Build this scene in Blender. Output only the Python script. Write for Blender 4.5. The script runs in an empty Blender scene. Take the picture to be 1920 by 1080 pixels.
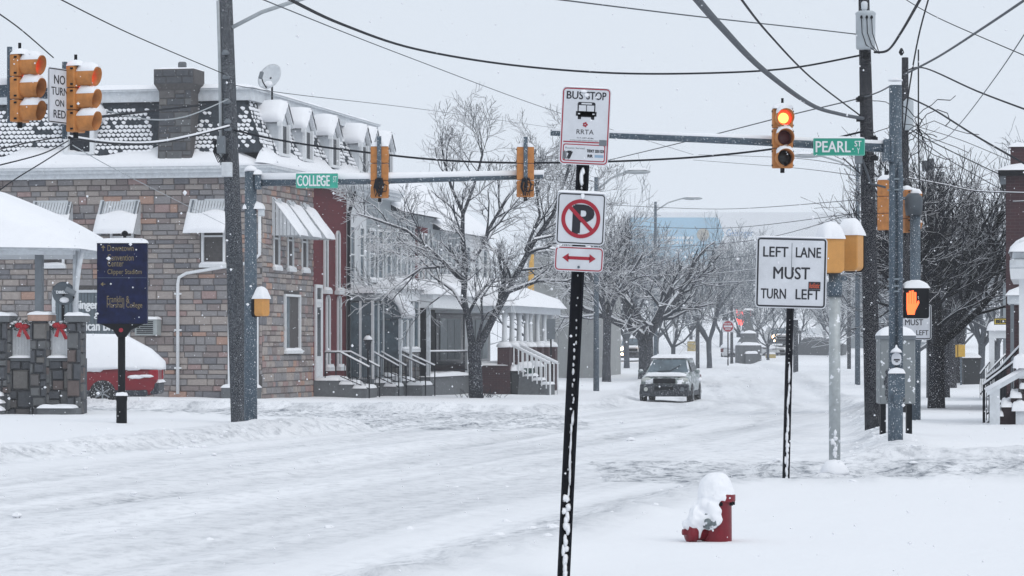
import bpy, bmesh, math, random
import numpy as np
from mathutils import Matrix, Vector
from mathutils import noise as mnoise
R = math.radians
random.seed(7)
scene = bpy.context.scene
COL = scene.collection

# ---------------------------------------------------------------- camera, sky, sun, exposure
EYE = 1.47
cam_d = bpy.data.cameras.new('camera')
cam = bpy.data.objects.new('camera', cam_d); COL.objects.link(cam)
cam.location = (0, 0, EYE); cam.rotation_euler = (R(90), 0, 0)
cam_d.sensor_width = 36.0; cam_d.lens = 100.0
cam_d.shift_y = 105.0 / 1920.0
cam_d.clip_start = 0.5; cam_d.clip_end = 6000
scene.camera = cam

SUN_EL, SUN_AZ = 48.0, 140.0      # behind the camera, thinly veiled by cloud
world = bpy.data.worlds.new('World'); scene.world = world; world.use_nodes = True
wn = world.node_tree; wn.nodes.clear()
out = wn.nodes.new('ShaderNodeOutputWorld'); bg = wn.nodes.new('ShaderNodeBackground')
sky = wn.nodes.new('ShaderNodeTexSky'); sky.sky_type = 'NISHITA'; sky.sun_disc = False
sky.sun_elevation = R(SUN_EL); sky.sun_rotation = R(SUN_AZ); sky.dust_density = 6; sky.air_density = 1.5
mixw = wn.nodes.new('ShaderNodeMix'); mixw.data_type = 'RGBA'; mixw.inputs[0].default_value = 0.96
wn.links.new(sky.outputs[0], mixw.inputs[6])
mixw.inputs[7].default_value = (7.1, 7.75, 8.6, 1)      # even snow cloud
wn.links.new(mixw.outputs[2], bg.inputs[0]); bg.inputs[1].default_value = 0.1
wn.links.new(bg.outputs[0], out.inputs[0])
sun_d = bpy.data.lights.new('sun', 'SUN'); sun_d.energy = 0.85; sun_d.angle = R(40); sun_d.color = (1, .97, .93)
sun = bpy.data.objects.new('sun', sun_d); COL.objects.link(sun)
sun.rotation_euler = (R(90 - SUN_EL), 0, R(180 - SUN_AZ))
scene.view_settings.view_transform = 'Standard'; scene.view_settings.look = 'None'
scene.view_settings.exposure = 0.08; scene.view_settings.gamma = 1.0
scene.cycles.volume_bounces = 2; scene.cycles.max_bounces = 8
scene.cycles.use_denoising = True

# ---------------------------------------------------------------- helpers
F = 100.0 / 36.0 * 1920.0
def W(px, py, Y):
    """survey: photo pixel + distance -> world point"""
    return Vector(((px - 960.0) / F * Y, Y, EYE - (py - 645.0) / F * Y))

class MB:
    def __init__(s, M=None):
        s.v = []; s.f = []; s.mi = []; s.M = M or Matrix(); s.cur = 0
    def add(s, vs, fs):
        b = len(s.v); M = s.M
        s.v += [tuple(M @ Vector(p)) for p in vs]
        s.f += [tuple(i + b for i in f) for f in fs]; s.mi += [s.cur] * len(fs)
        return s
    def bx(s, x0, x1, y0, y1, z0, z1):
        return s.add([(x0,y0,z0),(x1,y0,z0),(x1,y1,z0),(x0,y1,z0),(x0,y0,z1),(x1,y0,z1),(x1,y1,z1),(x0,y1,z1)],
                     [(0,3,2,1),(4,5,6,7),(0,1,5,4),(1,2,6,5),(2,3,7,6),(3,0,4,7)])
    def box(s, c, d, rz=0, rx=0, ry=0):
        T = Matrix.Translation(c) @ Matrix.Rotation(rz, 4, 'Z') @ Matrix.Rotation(ry, 4, 'Y') @ Matrix.Rotation(rx, 4, 'X')
        o = s.M; s.M = o @ T
        s.bx(-d[0]/2, d[0]/2, -d[1]/2, d[1]/2, -d[2]/2, d[2]/2); s.M = o
        return s
    def frust(s, r0, z0, r1, z1):
        """r = (x0,x1,y0,y1) rectangles at two heights"""
        a, b = r0, r1
        return s.add([(a[0],a[2],z0),(a[1],a[2],z0),(a[1],a[3],z0),(a[0],a[3],z0),(b[0],b[2],z1),(b[1],b[2],z1),(b[1],b[3],z1),(b[0],b[3],z1)],
                     [(0,3,2,1),(4,5,6,7),(0,1,5,4),(1,2,6,5),(2,3,7,6),(3,0,4,7)])
    def tube(s, pts, r, n=8, caps=True):
        pts = [Vector(p) for p in pts]; m = len(pts)
        rs = list(r) if isinstance(r, (list, tuple)) else [r] * m
        vs = []; u = None
        for i, p in enumerate(pts):
            t = (pts[min(i+1, m-1)] - pts[max(i-1, 0)])
            t = t.normalized() if t.length > 1e-9 else Vector((0,0,1))
            if u is None:
                u = t.orthogonal().normalized()
            else:
                u = u - t * u.dot(t)
                u = u.normalized() if u.length > 1e-6 else t.orthogonal().normalized()
            w = t.cross(u)
            for k in range(n):
                a = 2*math.pi*k/n
                vs.append(p + (u*math.cos(a) + w*math.sin(a)) * rs[i])
        fs = []
        for i in range(m-1):
            for k in range(n):
                k2 = (k+1) % n
                fs.append((i*n+k, i*n+k2, (i+1)*n+k2, (i+1)*n+k))
        if caps:
            fs.append(tuple(range(n-1, -1, -1))); fs.append(tuple((m-1)*n+k for k in range(n)))
        return s.add(vs, fs)
    def lathe(s, prof, n=16, c=(0,0,0)):
        vs = []; m = len(prof)
        for r, z in prof:
            for k in range(n):
                a = 2*math.pi*k/n
                vs.append((c[0]+max(r,1e-4)*math.cos(a), c[1]+max(r,1e-4)*math.sin(a), c[2]+z))
        fs = [(i*n+k, i*n+(k+1)%n, (i+1)*n+(k+1)%n, (i+1)*n+k) for i in range(m-1) for k in range(n)]
        fs.append(tuple(range(n-1,-1,-1))); fs.append(tuple((m-1)*n+k for k in range(n)))
        return s.add(vs, fs)
    def prism(s, poly, y0, y1):
        """polygon in x,z (counter-clockwise seen from -y) extruded along y"""
        n = len(poly)
        vs = [(x, y0, z) for x, z in poly] + [(x, y1, z) for x, z in poly]
        fs = [tuple(range(n)), tuple(range(2*n-1, n-1, -1))]
        fs += [(k, k+n, (k+1)%n+n, (k+1)%n) for k in range(n)]
        return s.add(vs, fs)
    def prismx(s, poly, x0, x1):
        """polygon in y,z extruded along x"""
        n = len(poly)
        vs = [(x0, y, z) for y, z in poly] + [(x1, y, z) for y, z in poly]
        fs = [tuple(range(n)), tuple(range(2*n-1, n-1, -1))]
        fs += [(k, k+n, (k+1)%n+n, (k+1)%n) for k in range(n)]
        return s.add(vs, fs)
    def snow(s, x0, x1, y0, y1, z, h, seed=0, nx=12, ny=8, amp=.25, e=3.0):
        """a lying slab of snow with rounded uneven edges"""
        rnd = random.Random(seed); ph = [rnd.uniform(0, 6.3) for _ in range(6)]
        vs = []
        for j in range(ny+1):
            for i in range(nx+1):
                u = i/nx*2-1; v = j/ny*2-1
                # denser towards the rim
                u = math.sin(u*math.pi/2); v = math.sin(v*math.pi/2)
                k = max(0.0, 1-abs(u)**(e*2))**.5 * max(0.0, 1-abs(v)**(e*2))**.5
                X = x0+(x1-x0)*(u+1)/2; Y = y0+(y1-y0)*(v+1)/2
                w = 1+amp*(math.sin(X*2.3/max(.3,h*4)+ph[0])*math.sin(Y*2.1/max(.3,h*4)+ph[1])*.6+.4*math.sin(u*5+ph[2]+v*3))
                vs.append((X + .03*h*math.sin(v*9+ph[3]), Y + .03*h*math.sin(u*11+ph[4]), z+h*k*w))
        N = nx+1
        fs = [(j*N+i, j*N+i+1, (j+1)*N+i+1, (j+1)*N+i) for j in range(ny) for i in range(nx)]
        return s.add(vs, fs)
    def blob(s, c, r, seed=0, n=10, m=7, amp=.12, flat=None):
        vs = []; o_ = Vector((seed*3.7, seed*1.3, seed*.7))
        for j in range(m+1):
            th = math.pi*j/m
            for k in range(n):
                a = 2*math.pi*k/n; u_ = Vector((math.sin(th)*math.cos(a), math.sin(th)*math.sin(a), math.cos(th)))
                q = 1+amp*(1.3*mnoise.noise(u_*1.6+o_)+.8*mnoise.noise(u_*3.7+o_)+.5*mnoise.noise(u_*7.5+o_))
                z = u_.z*r[2]*q
                if flat is not None and z < flat: z = flat
                vs.append((c[0]+r[0]*q*u_.x, c[1]+r[1]*q*u_.y, c[2]+z))
        fs = [(j*n+k, (j+1)*n+k, (j+1)*n+(k+1)%n, j*n+(k+1)%n) for j in range(m) for k in range(n)]
        return s.add(vs, fs)
    def build(s, name, mat, parent=None, smooth=False, bevel=0, seg=1):
        me = bpy.data.meshes.new(name)
        me.from_pydata(s.v, [], s.f)
        mats = mat if isinstance(mat, (list, tuple)) else [mat]
        for m in mats: me.materials.append(m)
        if len(mats) > 1: me.polygons.foreach_set('material_index', s.mi)
        if bevel or True:
            bm = bmesh.new(); bm.from_mesh(me)
            bmesh.ops.remove_doubles(bm, verts=bm.verts, dist=1e-5)
            bmesh.ops.recalc_face_normals(bm, faces=bm.faces)
            if bevel:
                ed = [e for e in bm.edges if len(e.link_faces) == 2 and e.calc_face_angle(0) > .5]
                bmesh.ops.bevel(bm, geom=ed, offset=bevel, segments=seg, affect='EDGES', profile=.5)
            bm.to_mesh(me); bm.free()
        if smooth: me.polygons.foreach_set('use_smooth', [True]*len(me.polygons))
        o = bpy.data.objects.new(name, me); COL.objects.link(o)
        if parent is not None: o.parent = parent
        return o

def tag(o, label, cat, group=None, kind=None):
    if label: o['label'] = label
    if cat: o['category'] = cat
    if group: o['group'] = group
    if kind: o['kind'] = kind
    return o
def thing(name, loc, rz, label, cat, group=None, rx=0, ry=0):
    o = bpy.data.objects.new(name, None); COL.objects.link(o)
    o.location = loc; o.rotation_euler = (rx, ry, rz); o.empty_display_size = .2
    return tag(o, label, cat, group)
def copy_tree(o, parent=None):
    c = o.copy(); COL.objects.link(c); c.parent = parent
    for ch in list(o.children): copy_tree(ch, c)
    return c

# ---------------------------------------------------------------- materials
def newmat(name):
    m = bpy.data.materials.new(name); m.use_nodes = True
    return m, m.node_tree, m.node_tree.nodes['Principled BSDF']
def mat(name, col, rough=.6, metal=0, var=.15, scale=8, bump=0, col2=None, snow=0, snow_scale=25, spec=.4, emit=None, es=0, coords='Object', stretch=None):
    m, nt, b = newmat(name); N = nt.nodes; L = nt.links
    b.inputs['Roughness'].default_value = rough; b.inputs['Metallic'].default_value = metal
    b.inputs['Specular IOR Level'].default_value = spec
    tc = N.new('ShaderNodeTexCoord'); src = tc.outputs[coords]
    if stretch:
        mp = N.new('ShaderNodeMapping'); mp.inputs['Scale'].default_value = stretch; L.new(src, mp.inputs[0]); src = mp.outputs[0]
    nz = N.new('ShaderNodeTexNoise'); nz.inputs['Scale'].default_value = scale; nz.inputs['Detail'].default_value = 6; nz.inputs['Roughness'].default_value = .65
    L.new(src, nz.inputs['Vector'])
    cr = N.new('ShaderNodeValToRGB'); cr.color_ramp.elements[0].position = .3; cr.color_ramp.elements[1].position = .72
    c = Vector(col[:3]); c2 = Vector(col2[:3]) if col2 else c
    cr.color_ramp.elements[0].color = (*(c*(1-var)), 1); cr.color_ramp.elements[1].color = (*(c2*(1+var) if not col2 else c2), 1)
    L.new(nz.outputs['Fac'], cr.inputs[0]); colout = cr.outputs[0]
    if snow:
        n2 = N.new('ShaderNodeTexNoise'); n2.inputs['Scale'].default_value = snow_scale; n2.inputs['Detail'].default_value = 5
        L.new(src, n2.inputs['Vector'])
        r2 = N.new('ShaderNodeValToRGB'); r2.color_ramp.elements[0].position = .62-.25*snow; r2.color_ramp.elements[1].position = .68-.22*snow
        L.new(n2.outputs['Fac'], r2.inputs[0])
        mx = N.new('ShaderNodeMix'); mx.data_type = 'RGBA'; L.new(r2.outputs[0], mx.inputs[0]); L.new(colout, mx.inputs[6])
        mx.inputs[7].default_value = (.82,.84,.88,1); colout = mx.outputs[2]
    L.new(colout, b.inputs['Base Color'])
    if bump:
        bp = N.new('ShaderNodeBump'); bp.inputs['Strength'].default_value = bump; bp.inputs['Distance'].default_value = .02
        L.new(nz.outputs['Fac'], bp.inputs['Height']); L.new(bp.outputs[0], b.inputs['Normal'])
    if emit:
        b.inputs['Emission Color'].default_value = (*emit, 1); b.inputs['Emission Strength'].default_value = es
    return m
SNOW = mat('snow', (.86,.87,.90), .75, var=.02, scale=6, bump=.35, spec=.15)
SNOWF = mat('snow_fine', (.86,.87,.90), .8, var=.03, scale=30, bump=.3, spec=.1)
BLACK = mat('black_paint', (.006,.007,.012), .5, spec=.1, var=.3, scale=20)
BLACKP = mat('black_plastic', (.006,.007,.010), .55, spec=.1)
STEEL = mat('galvanised_steel', (.070,.10,.13), .6, .15, var=.25, scale=14, snow=.03, snow_scale=60)
STEELP = mat('pale_steel', (.38,.41,.43), .55, .2, var=.12, scale=10)
GREYP = mat('grey_paint', (.15,.17,.19), .6, var=.12, scale=6)
ORANGE = mat('signal_yellow', (.47,.185,.045), .55, var=.25, scale=9)
AMBER = mat('ped_signal_yellow', (.58,.28,.075), .5, var=.08, scale=9)
WOODD = mat('tarred_wood', (.004,.0045,.009), .85, spec=.1, var=.5, scale=6, bump=.5, stretch=(6,6,.5), snow=.05, snow_scale=120)
WOODG = mat('weathered_wood', (.034,.040,.050), .85, spec=.1, var=.4, scale=6, bump=.5, stretch=(6,6,.5), snow=.12, snow_scale=100)
WHITE = mat('white_paint', (.74,.76,.78), .55, var=.06, scale=5)
WHITED = mat('worn_white_paint', (.60,.63,.66), .6, var=.15, scale=7)
SIGNW = mat('sign_white', (.60,.62,.66), .45, var=.10, scale=7)
SIGNR = mat('sign_red', (.33,.012,.03), .45, var=.08)
SIGNK = mat('sign_black', (.012,.013,.02), .5, var=.1)
GREEN = mat('street_sign_green', (.012,.30,.21), .45, var=.08, scale=5)
GREENF = mat('faded_sign_green', (.035,.36,.27), .5, var=.22, scale=12)
NAVY = mat('wayfinding_navy', (.006,.010,.045), .4, spec=.1, var=.5, scale=9)
GOLD = mat('gold_letters', (.20,.155,.075), .5)
GLASS = mat('dark_window_glass', (.012,.016,.024), .12, var=.4, scale=2, spec=.2)
GLASSL = mat('frosty_window_glass', (.09,.125,.15), .2, var=.5, scale=2.2, spec=.4)
CURTAIN = mat('pale_curtain', (.42,.46,.48), .8, var=.12, scale=5)
REDL = mat('red_lens_lit', (.5,.05,.02), .4, emit=(1,.045,.015), es=2.2)
REDC_ = mat('red_lens_core', (.5,.05,.02), .4, emit=(1,.34,.08), es=3.6)
REDLS = mat('red_lens_lit_soft', (.5,.05,.02), .4, emit=(1,.05,.03), es=9)
LENSR = mat('red_lens_dark', (.10,.006,.012), .3)
LENSK = mat('dark_lens', (.006,.007,.010), .25)
HANDL = mat('hand_lit', (.5,.1,.02), .4, emit=(1,.12,.03), es=2.3)
REDP = mat('hydrant_red', (.19,.006,.016), .45, var=.15, scale=15)
BARK = mat('bark', (.028,.032,.042), .9, spec=.1, var=.5, scale=14, bump=.6, snow=.06, snow_scale=45)
TWIG = mat('twig', (.034,.040,.052), .9, spec=.1, var=.3, scale=10)
BARKD = mat('dark_bark', (.010,.011,.017), .9, spec=.1, var=.5, scale=14, bump=.6, snow=.04, snow_scale=50)
TWIGD = mat('dark_twig', (.013,.015,.022), .9, spec=.1, var=.3, scale=10)
SLATE = mat('slate', (.045,.055,.068), .7, spec=.1, var=.35, scale=12)
CABLE = mat('cable', (.012,.014,.02), .7, spec=.1, var=.2)
CABLEG = mat('weathered_cable', (.06,.07,.085), .7, var=.2)
CONC = mat('concrete', (.13,.14,.15), .85, var=.2, scale=9, bump=.3)
IRON = mat('wrought_iron', (.012,.014,.02), .6, spec=.1)
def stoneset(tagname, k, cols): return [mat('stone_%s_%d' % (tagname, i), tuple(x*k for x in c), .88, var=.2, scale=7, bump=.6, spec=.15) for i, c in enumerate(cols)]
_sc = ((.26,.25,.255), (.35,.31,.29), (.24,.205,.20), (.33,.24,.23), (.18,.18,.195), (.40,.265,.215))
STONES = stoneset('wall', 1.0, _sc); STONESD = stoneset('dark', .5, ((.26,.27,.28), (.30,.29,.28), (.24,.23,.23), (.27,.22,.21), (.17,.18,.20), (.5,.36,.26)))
MORTAR = mat('mortar', (.085,.08,.08), .95, var=.25, scale=10, bump=.3)

def brickmat(name, c1, c2, mortar, sx=4.3, rot=True):
    m, nt, b = newmat(name); N = nt.nodes; L = nt.links
    tc = N.new('ShaderNodeTexCoord'); sp = N.new('ShaderNodeSeparateXYZ'); cb = N.new('ShaderNodeCombineXYZ')
    L.new(tc.outputs['Object'], sp.inputs[0])
    ad = N.new('ShaderNodeMath'); ad.operation = 'ADD'; L.new(sp.outputs[0], ad.inputs[0]); L.new(sp.outputs[1], ad.inputs[1])
    L.new(ad.outputs[0], cb.inputs[0]); L.new(sp.outputs[2], cb.inputs[1])
    br = N.new('ShaderNodeTexBrick'); br.inputs['Scale'].default_value = sx; br.inputs['Color1'].default_value = (*c1,1); br.inputs['Color2'].default_value = (*c2,1)
    br.inputs['Mortar'].default_value = (*mortar,1); br.inputs['Mortar Size'].default_value = .012; br.inputs['Row Height'].default_value = .32; br.inputs['Brick Width'].default_value = .9
    L.new(cb.outputs[0], br.inputs['Vector']); L.new(br.outputs['Color'], b.inputs['Base Color'])
    bp = N.new('ShaderNodeBump'); bp.inputs['Strength'].default_value = .5; bp.inputs['Distance'].default_value = .01
    L.new(br.outputs['Fac'], bp.inputs['Height']); bp.invert = True; L.new(bp.outputs[0], b.inputs['Normal']); b.inputs['Roughness'].default_value = .85
    return m
BRICKR = brickmat('painted_red_brick', (.135,.006,.014), (.11,.006,.014), (.09,.006,.012))
BRICKD = brickmat('dark_brick', (.055,.018,.022), (.04,.016,.022), (.075,.06,.065))
def sidingmat(name, col, pitch=9.0):
    m, nt, b = newmat(name); N = nt.nodes; L = nt.links
    tc = N.new('ShaderNodeTexCoord'); wv = N.new('ShaderNodeTexWave'); wv.wave_type = 'BANDS'; wv.bands_direction = 'Z'; wv.wave_profile = 'SAW'
    wv.inputs['Scale'].default_value = pitch/6.283*3.14; L.new(tc.outputs['Object'], wv.inputs['Vector'])
    b.inputs['Base Color'].default_value = (*col,1); b.inputs['Roughness'].default_value = .6
    bp = N.new('ShaderNodeBump'); bp.inputs['Strength'].default_value = .6; bp.inputs['Distance'].default_value = .03; L.new(wv.outputs['Fac'], bp.inputs['Height']); L.new(bp.outputs[0], b.inputs['Normal'])
    return m
SIDEW = sidingmat('white_siding', (.72,.74,.76)); SIDEG = sidingmat('grey_siding', (.30,.335,.36)); SIDEB = sidingmat('blue_grey_siding', (.12,.155,.18))

# ---------------------------------------------------------------- lettering
def text_geo(txt, bold=0.0, shear=0.0):
    cu = bpy.data.curves.new('t', 'FONT'); cu.body = txt; cu.offset = bold; cu.shear = shear; cu.resolution_u = 3
    o = bpy.data.objects.new('t', cu); COL.objects.link(o)
    dg = bpy.context.evaluated_depsgraph_get(); me = bpy.data.meshes.new_from_object(o.evaluated_get(dg))
    vs = [tuple(v.co) for v in me.vertices]; fs = [tuple(p.vertices) for p in me.polygons]
    bpy.data.objects.remove(o); bpy.data.curves.remove(cu); bpy.data.meshes.remove(me)
    return vs, fs
def put_text(mb, txt, x0, x1, z0, z1, y, bold=.01, shear=0):
    """letters fitted into a rectangle of the local x,z plane, facing -y"""
    vs, fs = text_geo(txt, 0, shear)
    if not vs: return
    ax = min(v[0] for v in vs); bx_ = max(v[0] for v in vs); az = min(v[1] for v in vs); bz = max(v[1] for v in vs)
    d = bold*6*(z1-z0)
    for k, (ox, oz) in enumerate(((0,0),(d,0),(-d,0),(0,d*.6),(0,-d*.6)) if d else ((0,0),)):     # strokes thickened by shifted copies
        mb.add([(x0+(v[0]-ax)/(bx_-ax)*(x1-x0)+ox, y-.00012*k, z0+(v[1]-az)/(bz-az)*(z1-z0)+oz) for v in vs], fs)
def round_rect(w, h, r, n=4, cx=0, cz=0):
    pts = []
    for (sx, sz, a0) in ((1,-1,-90),(1,1,0),(-1,1,90),(-1,-1,180)):
        for k in range(n+1):
            a = R(a0+90*k/n); pts.append((cx+sx*(w/2-r)+r*math.cos(a), cz+sz*(h/2-r)+r*math.sin(a)))
    return pts
def ring(mb, outer, inner, y):
    n = len(outer)
    mb.add([(x,y,z) for x,z in outer]+[(x,y,z) for x,z in inner], [(k,(k+1)%n,(k+1)%n+n,k+n) for k in range(n)])

# ================================================================ GROUND
_rs = np.random.RandomState(3)
_lat = _rs.rand(256, 256)
def vnoise(x, y):
    xi = np.floor(x).astype(int); yi = np.floor(y).astype(int); fx = x-xi; fy = y-yi
    fx = fx*fx*(3-2*fx); fy = fy*fy*(3-2*fy)
    g = lambda a, b: _lat[a & 255, b & 255]
    return (g(xi,yi)*(1-fx)+g(xi+1,yi)*fx)*(1-fy)+(g(xi,yi+1)*(1-fx)+g(xi+1,yi+1)*fx)*fy
def fbm(x, y, o=4):
    s = 0; a = .5
    for k in range(o): s = s + a*vnoise(x*2**k+17*k, y*2**k+9*k); a *= .5
    return s
def sstep(t): t = np.clip(t, 0, 1); return t*t*(3-2*t)
LY = np.array([-30, 22, 34.8, 50.6, 68.5, 80, 98, 125, 160, 230, 900]); LX = np.array([-20.5, -9.2, -6.3, -2.95, 1.0, 3.0, 4.2, 6.0, 8.4, 10.5, 25])
RY = np.array([-30, 10, 21.5, 28, 32, 38, 45, 70, 100, 130, 160, 230, 900]); RX = np.array([-11, -3.0, -.3, 1.26, 2.7, 4.6, 5.4, 8.2, 11, 13.2, 15, 17, 40])
def road_d(x, y):
    """signed distance-like measure: > 0 on a roadway"""
    main = np.minimum(x-np.interp(y, LY, LX), np.interp(y, RY, RX)-x)
    yn = np.interp(x, [-40,-20,-8,-3,-2], [61,60.5,58.5,53.5,52]); yf = np.interp(x, [-40,-20,-6,1], [76,74,71,68.5])
    coll = np.where(x < 1.5, np.minimum(y-yn, yf-y), -9)
    cross = np.where(x > 1.0, np.minimum(y-(30.7-.02*x), 36.9-y), -9)
    return np.maximum(main, np.maximum(coll, cross)), coll, cross, main
def base_z(x, y):
    d = -.5*np.exp(-((x-6)/14)**2/2-((y-108)/32)**2/2)
    r = np.where(y > 150, ((np.minimum(y, 300)-150)/82)**2*1.2, 0)
    return d+r
def ground_z(x, y, detail=True):
    x = np.asarray(x, float); y = np.asarray(y, float)
    d, coll, cross, main = road_d(x, y)
    z = base_z(x, y)
    side = sstep(-d/.8+.2)
    z = z+side*np.where((x > -4) & (y < 40), .02+.05*sstep((y-31)/6), .13)
    ridge = np.exp(-((d+.55)/.5)**2)
    z = z+ridge*(.05+.20*np.clip(fbm(x*.7, y*.5)-.38, 0, 1))*np.where(y < 75, 1, .7)
    # heaped snow on the left corner and drifts on the open pavements
    z = z+side*(.10*(fbm(x*.35+5, y*.22)-.45)+.05*np.exp(-((x+7)/3)**2-((y-47)/5)**2)*2)
    perp = x-np.interp(y, LY, LX)
    ruts = fbm(perp*1.1, y*.06+3, 3)-.45
    z = z+(1-side)*ruts*.15
    if detail:
        lump = np.clip(fbm(x*2.6+31, y*2.0+7, 3)-.50, 0, 1)
        slush = np.maximum(np.clip(np.maximum(coll, cross)+.2, 0, 1), ridge*.9)
        z = z+lump*.22*slush+(fbm(x*5, y*4, 2)-.4)*.035*np.clip(slush+.05, 0, 1)
        z = z+(fbm(x*1.3, y*.9+40, 3)-.45)*.03*side
    return z
def gz(x, y): return float(ground_z(np.array([x]), np.array([y]))[0])

rows = [-14, -8, -3, 1, 4, 6, 8, 9.5, 10.7, 11.6]
yv = 12.2
while yv < 265: rows.append(yv); yv += max(.05, .0034*yv)
rows += list(np.geomspace(270, 900, 24))
rows = np.array(rows); NU = 400
u = np.linspace(-1, 1, NU); ext = np.geomspace(1.04, 60, 22)
u = np.concatenate([-ext[::-1], u, ext])
YY, UU = np.meshgrid(rows, u, indexing='ij')
XX = np.clip(UU*(3.5+.215*np.maximum(YY, 0)), -900, 900)
edge = np.linspace(-900, 900, len(u))
XX = np.where(np.abs(UU) > 1.0, np.sign(UU)*np.minimum(np.abs(XX), 880)+0*XX, XX)
for j in range(len(rows)):                      # keep the far columns strictly ordered
    XX[j] = np.maximum.accumulate(XX[j]+np.arange(len(u))*1e-4)
ZZ = ground_z(XX, YY)
DD, CC, KK, MM = road_d(XX, YY)
SL = np.clip(np.maximum(np.clip(np.maximum(CC, KK)/.5+.5, 0, 1)*1.0, np.exp(-((DD+.25)/.6)**2)*.75), 0, 1)
SL = np.maximum(SL, np.clip(DD, 0, 1)*.55)
SL = SL*np.clip(1-(YY-90)/120, .25, 1)
PERP = XX-np.interp(YY, LY, LX)
def near_path(pts):
    P = np.array(pts, float); t = np.linspace(0, len(P)-1, (len(P)-1)*16+1); i = np.clip(t.astype(int), 0, len(P)-2); f = (t-i)[:,None]
    g = lambda k: P[np.clip(i+k, 0, len(P)-1)]
    C = .5*(2*g(0)+(g(1)-g(-1))*f+(2*g(-1)-5*g(0)+4*g(1)-g(2))*f*f+(3*g(0)-g(-1)-3*g(1)+g(2))*f**3)
    best = np.full(XX.shape, 1e9)
    for a_, b_ in zip(C[:-1], C[1:]):
        d_ = b_-a_; L2 = max(1e-9, d_@d_); s_ = np.clip(((XX-a_[0])*d_[0]+(YY-a_[1])*d_[1])/L2, 0, 1)
        best = np.minimum(best, np.hypot(XX-a_[0]-s_*d_[0], YY-a_[1]-s_*d_[1]))
    return best
TR_ = np.zeros_like(XX)
for base_ in ([(-13,8),(-6.3,27),(-3.0,42),(.8,60),(4.5,80),(7.0,105),(9,150)], [(-8,8),(-3.2,27),(-.2,42),(3.2,60),(6.6,80),(8.8,105),(11,150)],
              [(-30,66),(-14,65.5),(-5,63.5),(1.0,64.5),(5,72),(7.6,92)], [(-30,64),(-12,63),(-5,59),(-3,50),(-5.2,38),(-9,25)], [(30,34),(12,34),(6,34.5),(2.6,38.5),(2.4,46),(4.4,60),(7,80)], [(30,33),(9,33),(3.5,33),(-1,36),(-7,45),(-14,60)]):
    for off in (-.75, .75): 
        TR_ = np.maximum(TR_, np.exp(-(near_path([(x_+off, y_) for x_, y_ in base_])/.30)**2)*(.35+.65*np.clip(fbm(XX*.5+off, YY*.25)*2-.5, 0, 1)))
TR_ = TR_*(DD > -.2); SL = np.maximum(SL, TR_*.95); ZZ = ZZ-TR_*.05
nr, nc = XX.shape
co = np.stack([XX, YY, ZZ], -1).reshape(-1, 3)
idx = np.arange(nr*nc).reshape(nr, nc)
quads = np.stack([idx[:-1,:-1], idx[:-1,1:], idx[1:,1:], idx[1:,:-1]], -1).reshape(-1, 4)
dq = (DD[:-1,:-1]+DD[1:,1:]).reshape(-1)/2; mq = (MM[:-1,:-1]+MM[1:,1:]).reshape(-1)/2
def snowfield(name, strength):
    m, nt, b = newmat(name); N = nt.nodes; L = nt.links
    b.inputs['Roughness'].default_value = .8; b.inputs['Specular IOR Level'].default_value = .12
    at = N.new('ShaderNodeAttribute'); at.attribute_name = 'slush'; uv = N.new('ShaderNodeAttribute'); uv.attribute_name = 'roadco'
    tc = N.new('ShaderNodeTexCoord')
    def noise(src, sc, scale, det=6, rough=.6):
        mp = N.new('ShaderNodeMapping'); mp.inputs['Scale'].default_value = sc; L.new(src, mp.inputs[0])
        n = N.new('ShaderNodeTexNoise'); n.inputs['Scale'].default_value = scale; n.inputs['Detail'].default_value = det; n.inputs['Roughness'].default_value = rough
        L.new(mp.outputs[0], n.inputs['Vector']); return n.outputs['Fac']
    def ramp(f, a, b_):
        r = N.new('ShaderNodeMapRange'); r.inputs[1].default_value = a; r.inputs[2].default_value = b_; r.clamp = True; L.new(f, r.inputs[0]); return r.outputs[0]
    def mul(a, b_):
        n = N.new('ShaderNodeMath'); n.operation = 'MULTIPLY'
        for i, q in enumerate((a, b_)):
            if isinstance(q, float): n.inputs[i].default_value = q
            else: L.new(q, n.inputs[i])
        return n.outputs[0]
    def add(a, b_):
        n = N.new('ShaderNodeMath'); n.operation = 'ADD'; n.use_clamp = True; L.new(a, n.inputs[0]); L.new(b_, n.inputs[1]); return n.outputs[0]
    streak = ramp(noise(uv.outputs['Vector'], (1.0, .045, 1), 1.3, 7, .62), .40, .74)
    speck = ramp(noise(tc.outputs['Object'], (1, .55, 1), 5.5, 8, .75), .47, .66)
    grit = ramp(noise(tc.outputs['Object'], (1, .5, 1), 17, 6, .8), .58, .70)
    sq = mul(at.outputs['Fac'], at.outputs['Fac'])
    dirt = add(mul(mul(sq, speck), .85), mul(mul(at.outputs['Fac'], streak), .62))
    dirt = add(dirt, mul(mul(sq, grit), .60))
    mx = N.new('ShaderNodeMix'); mx.data_type = 'RGBA'; L.new(dirt, mx.inputs[0])
    mx.inputs[6].default_value = (.85,.86,.885,1); mx.inputs[7].default_value = (.17,.19,.22,1)
    L.new(mx.outputs[2], b.inputs['Base Color'])
    bp = N.new('ShaderNodeBump'); bp.inputs['Strength'].default_value = strength; bp.inputs['Distance'].default_value = .05
    L.new(noise(tc.outputs['Object'], (1,1,1), 4.5, 8, .7), bp.inputs['Height']); L.new(bp.outputs[0], b.inputs['Normal'])
    return m
GSNOW = snowfield('pavement_snow', .35); RSNOW = snowfield('road_snow', .28)
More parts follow.
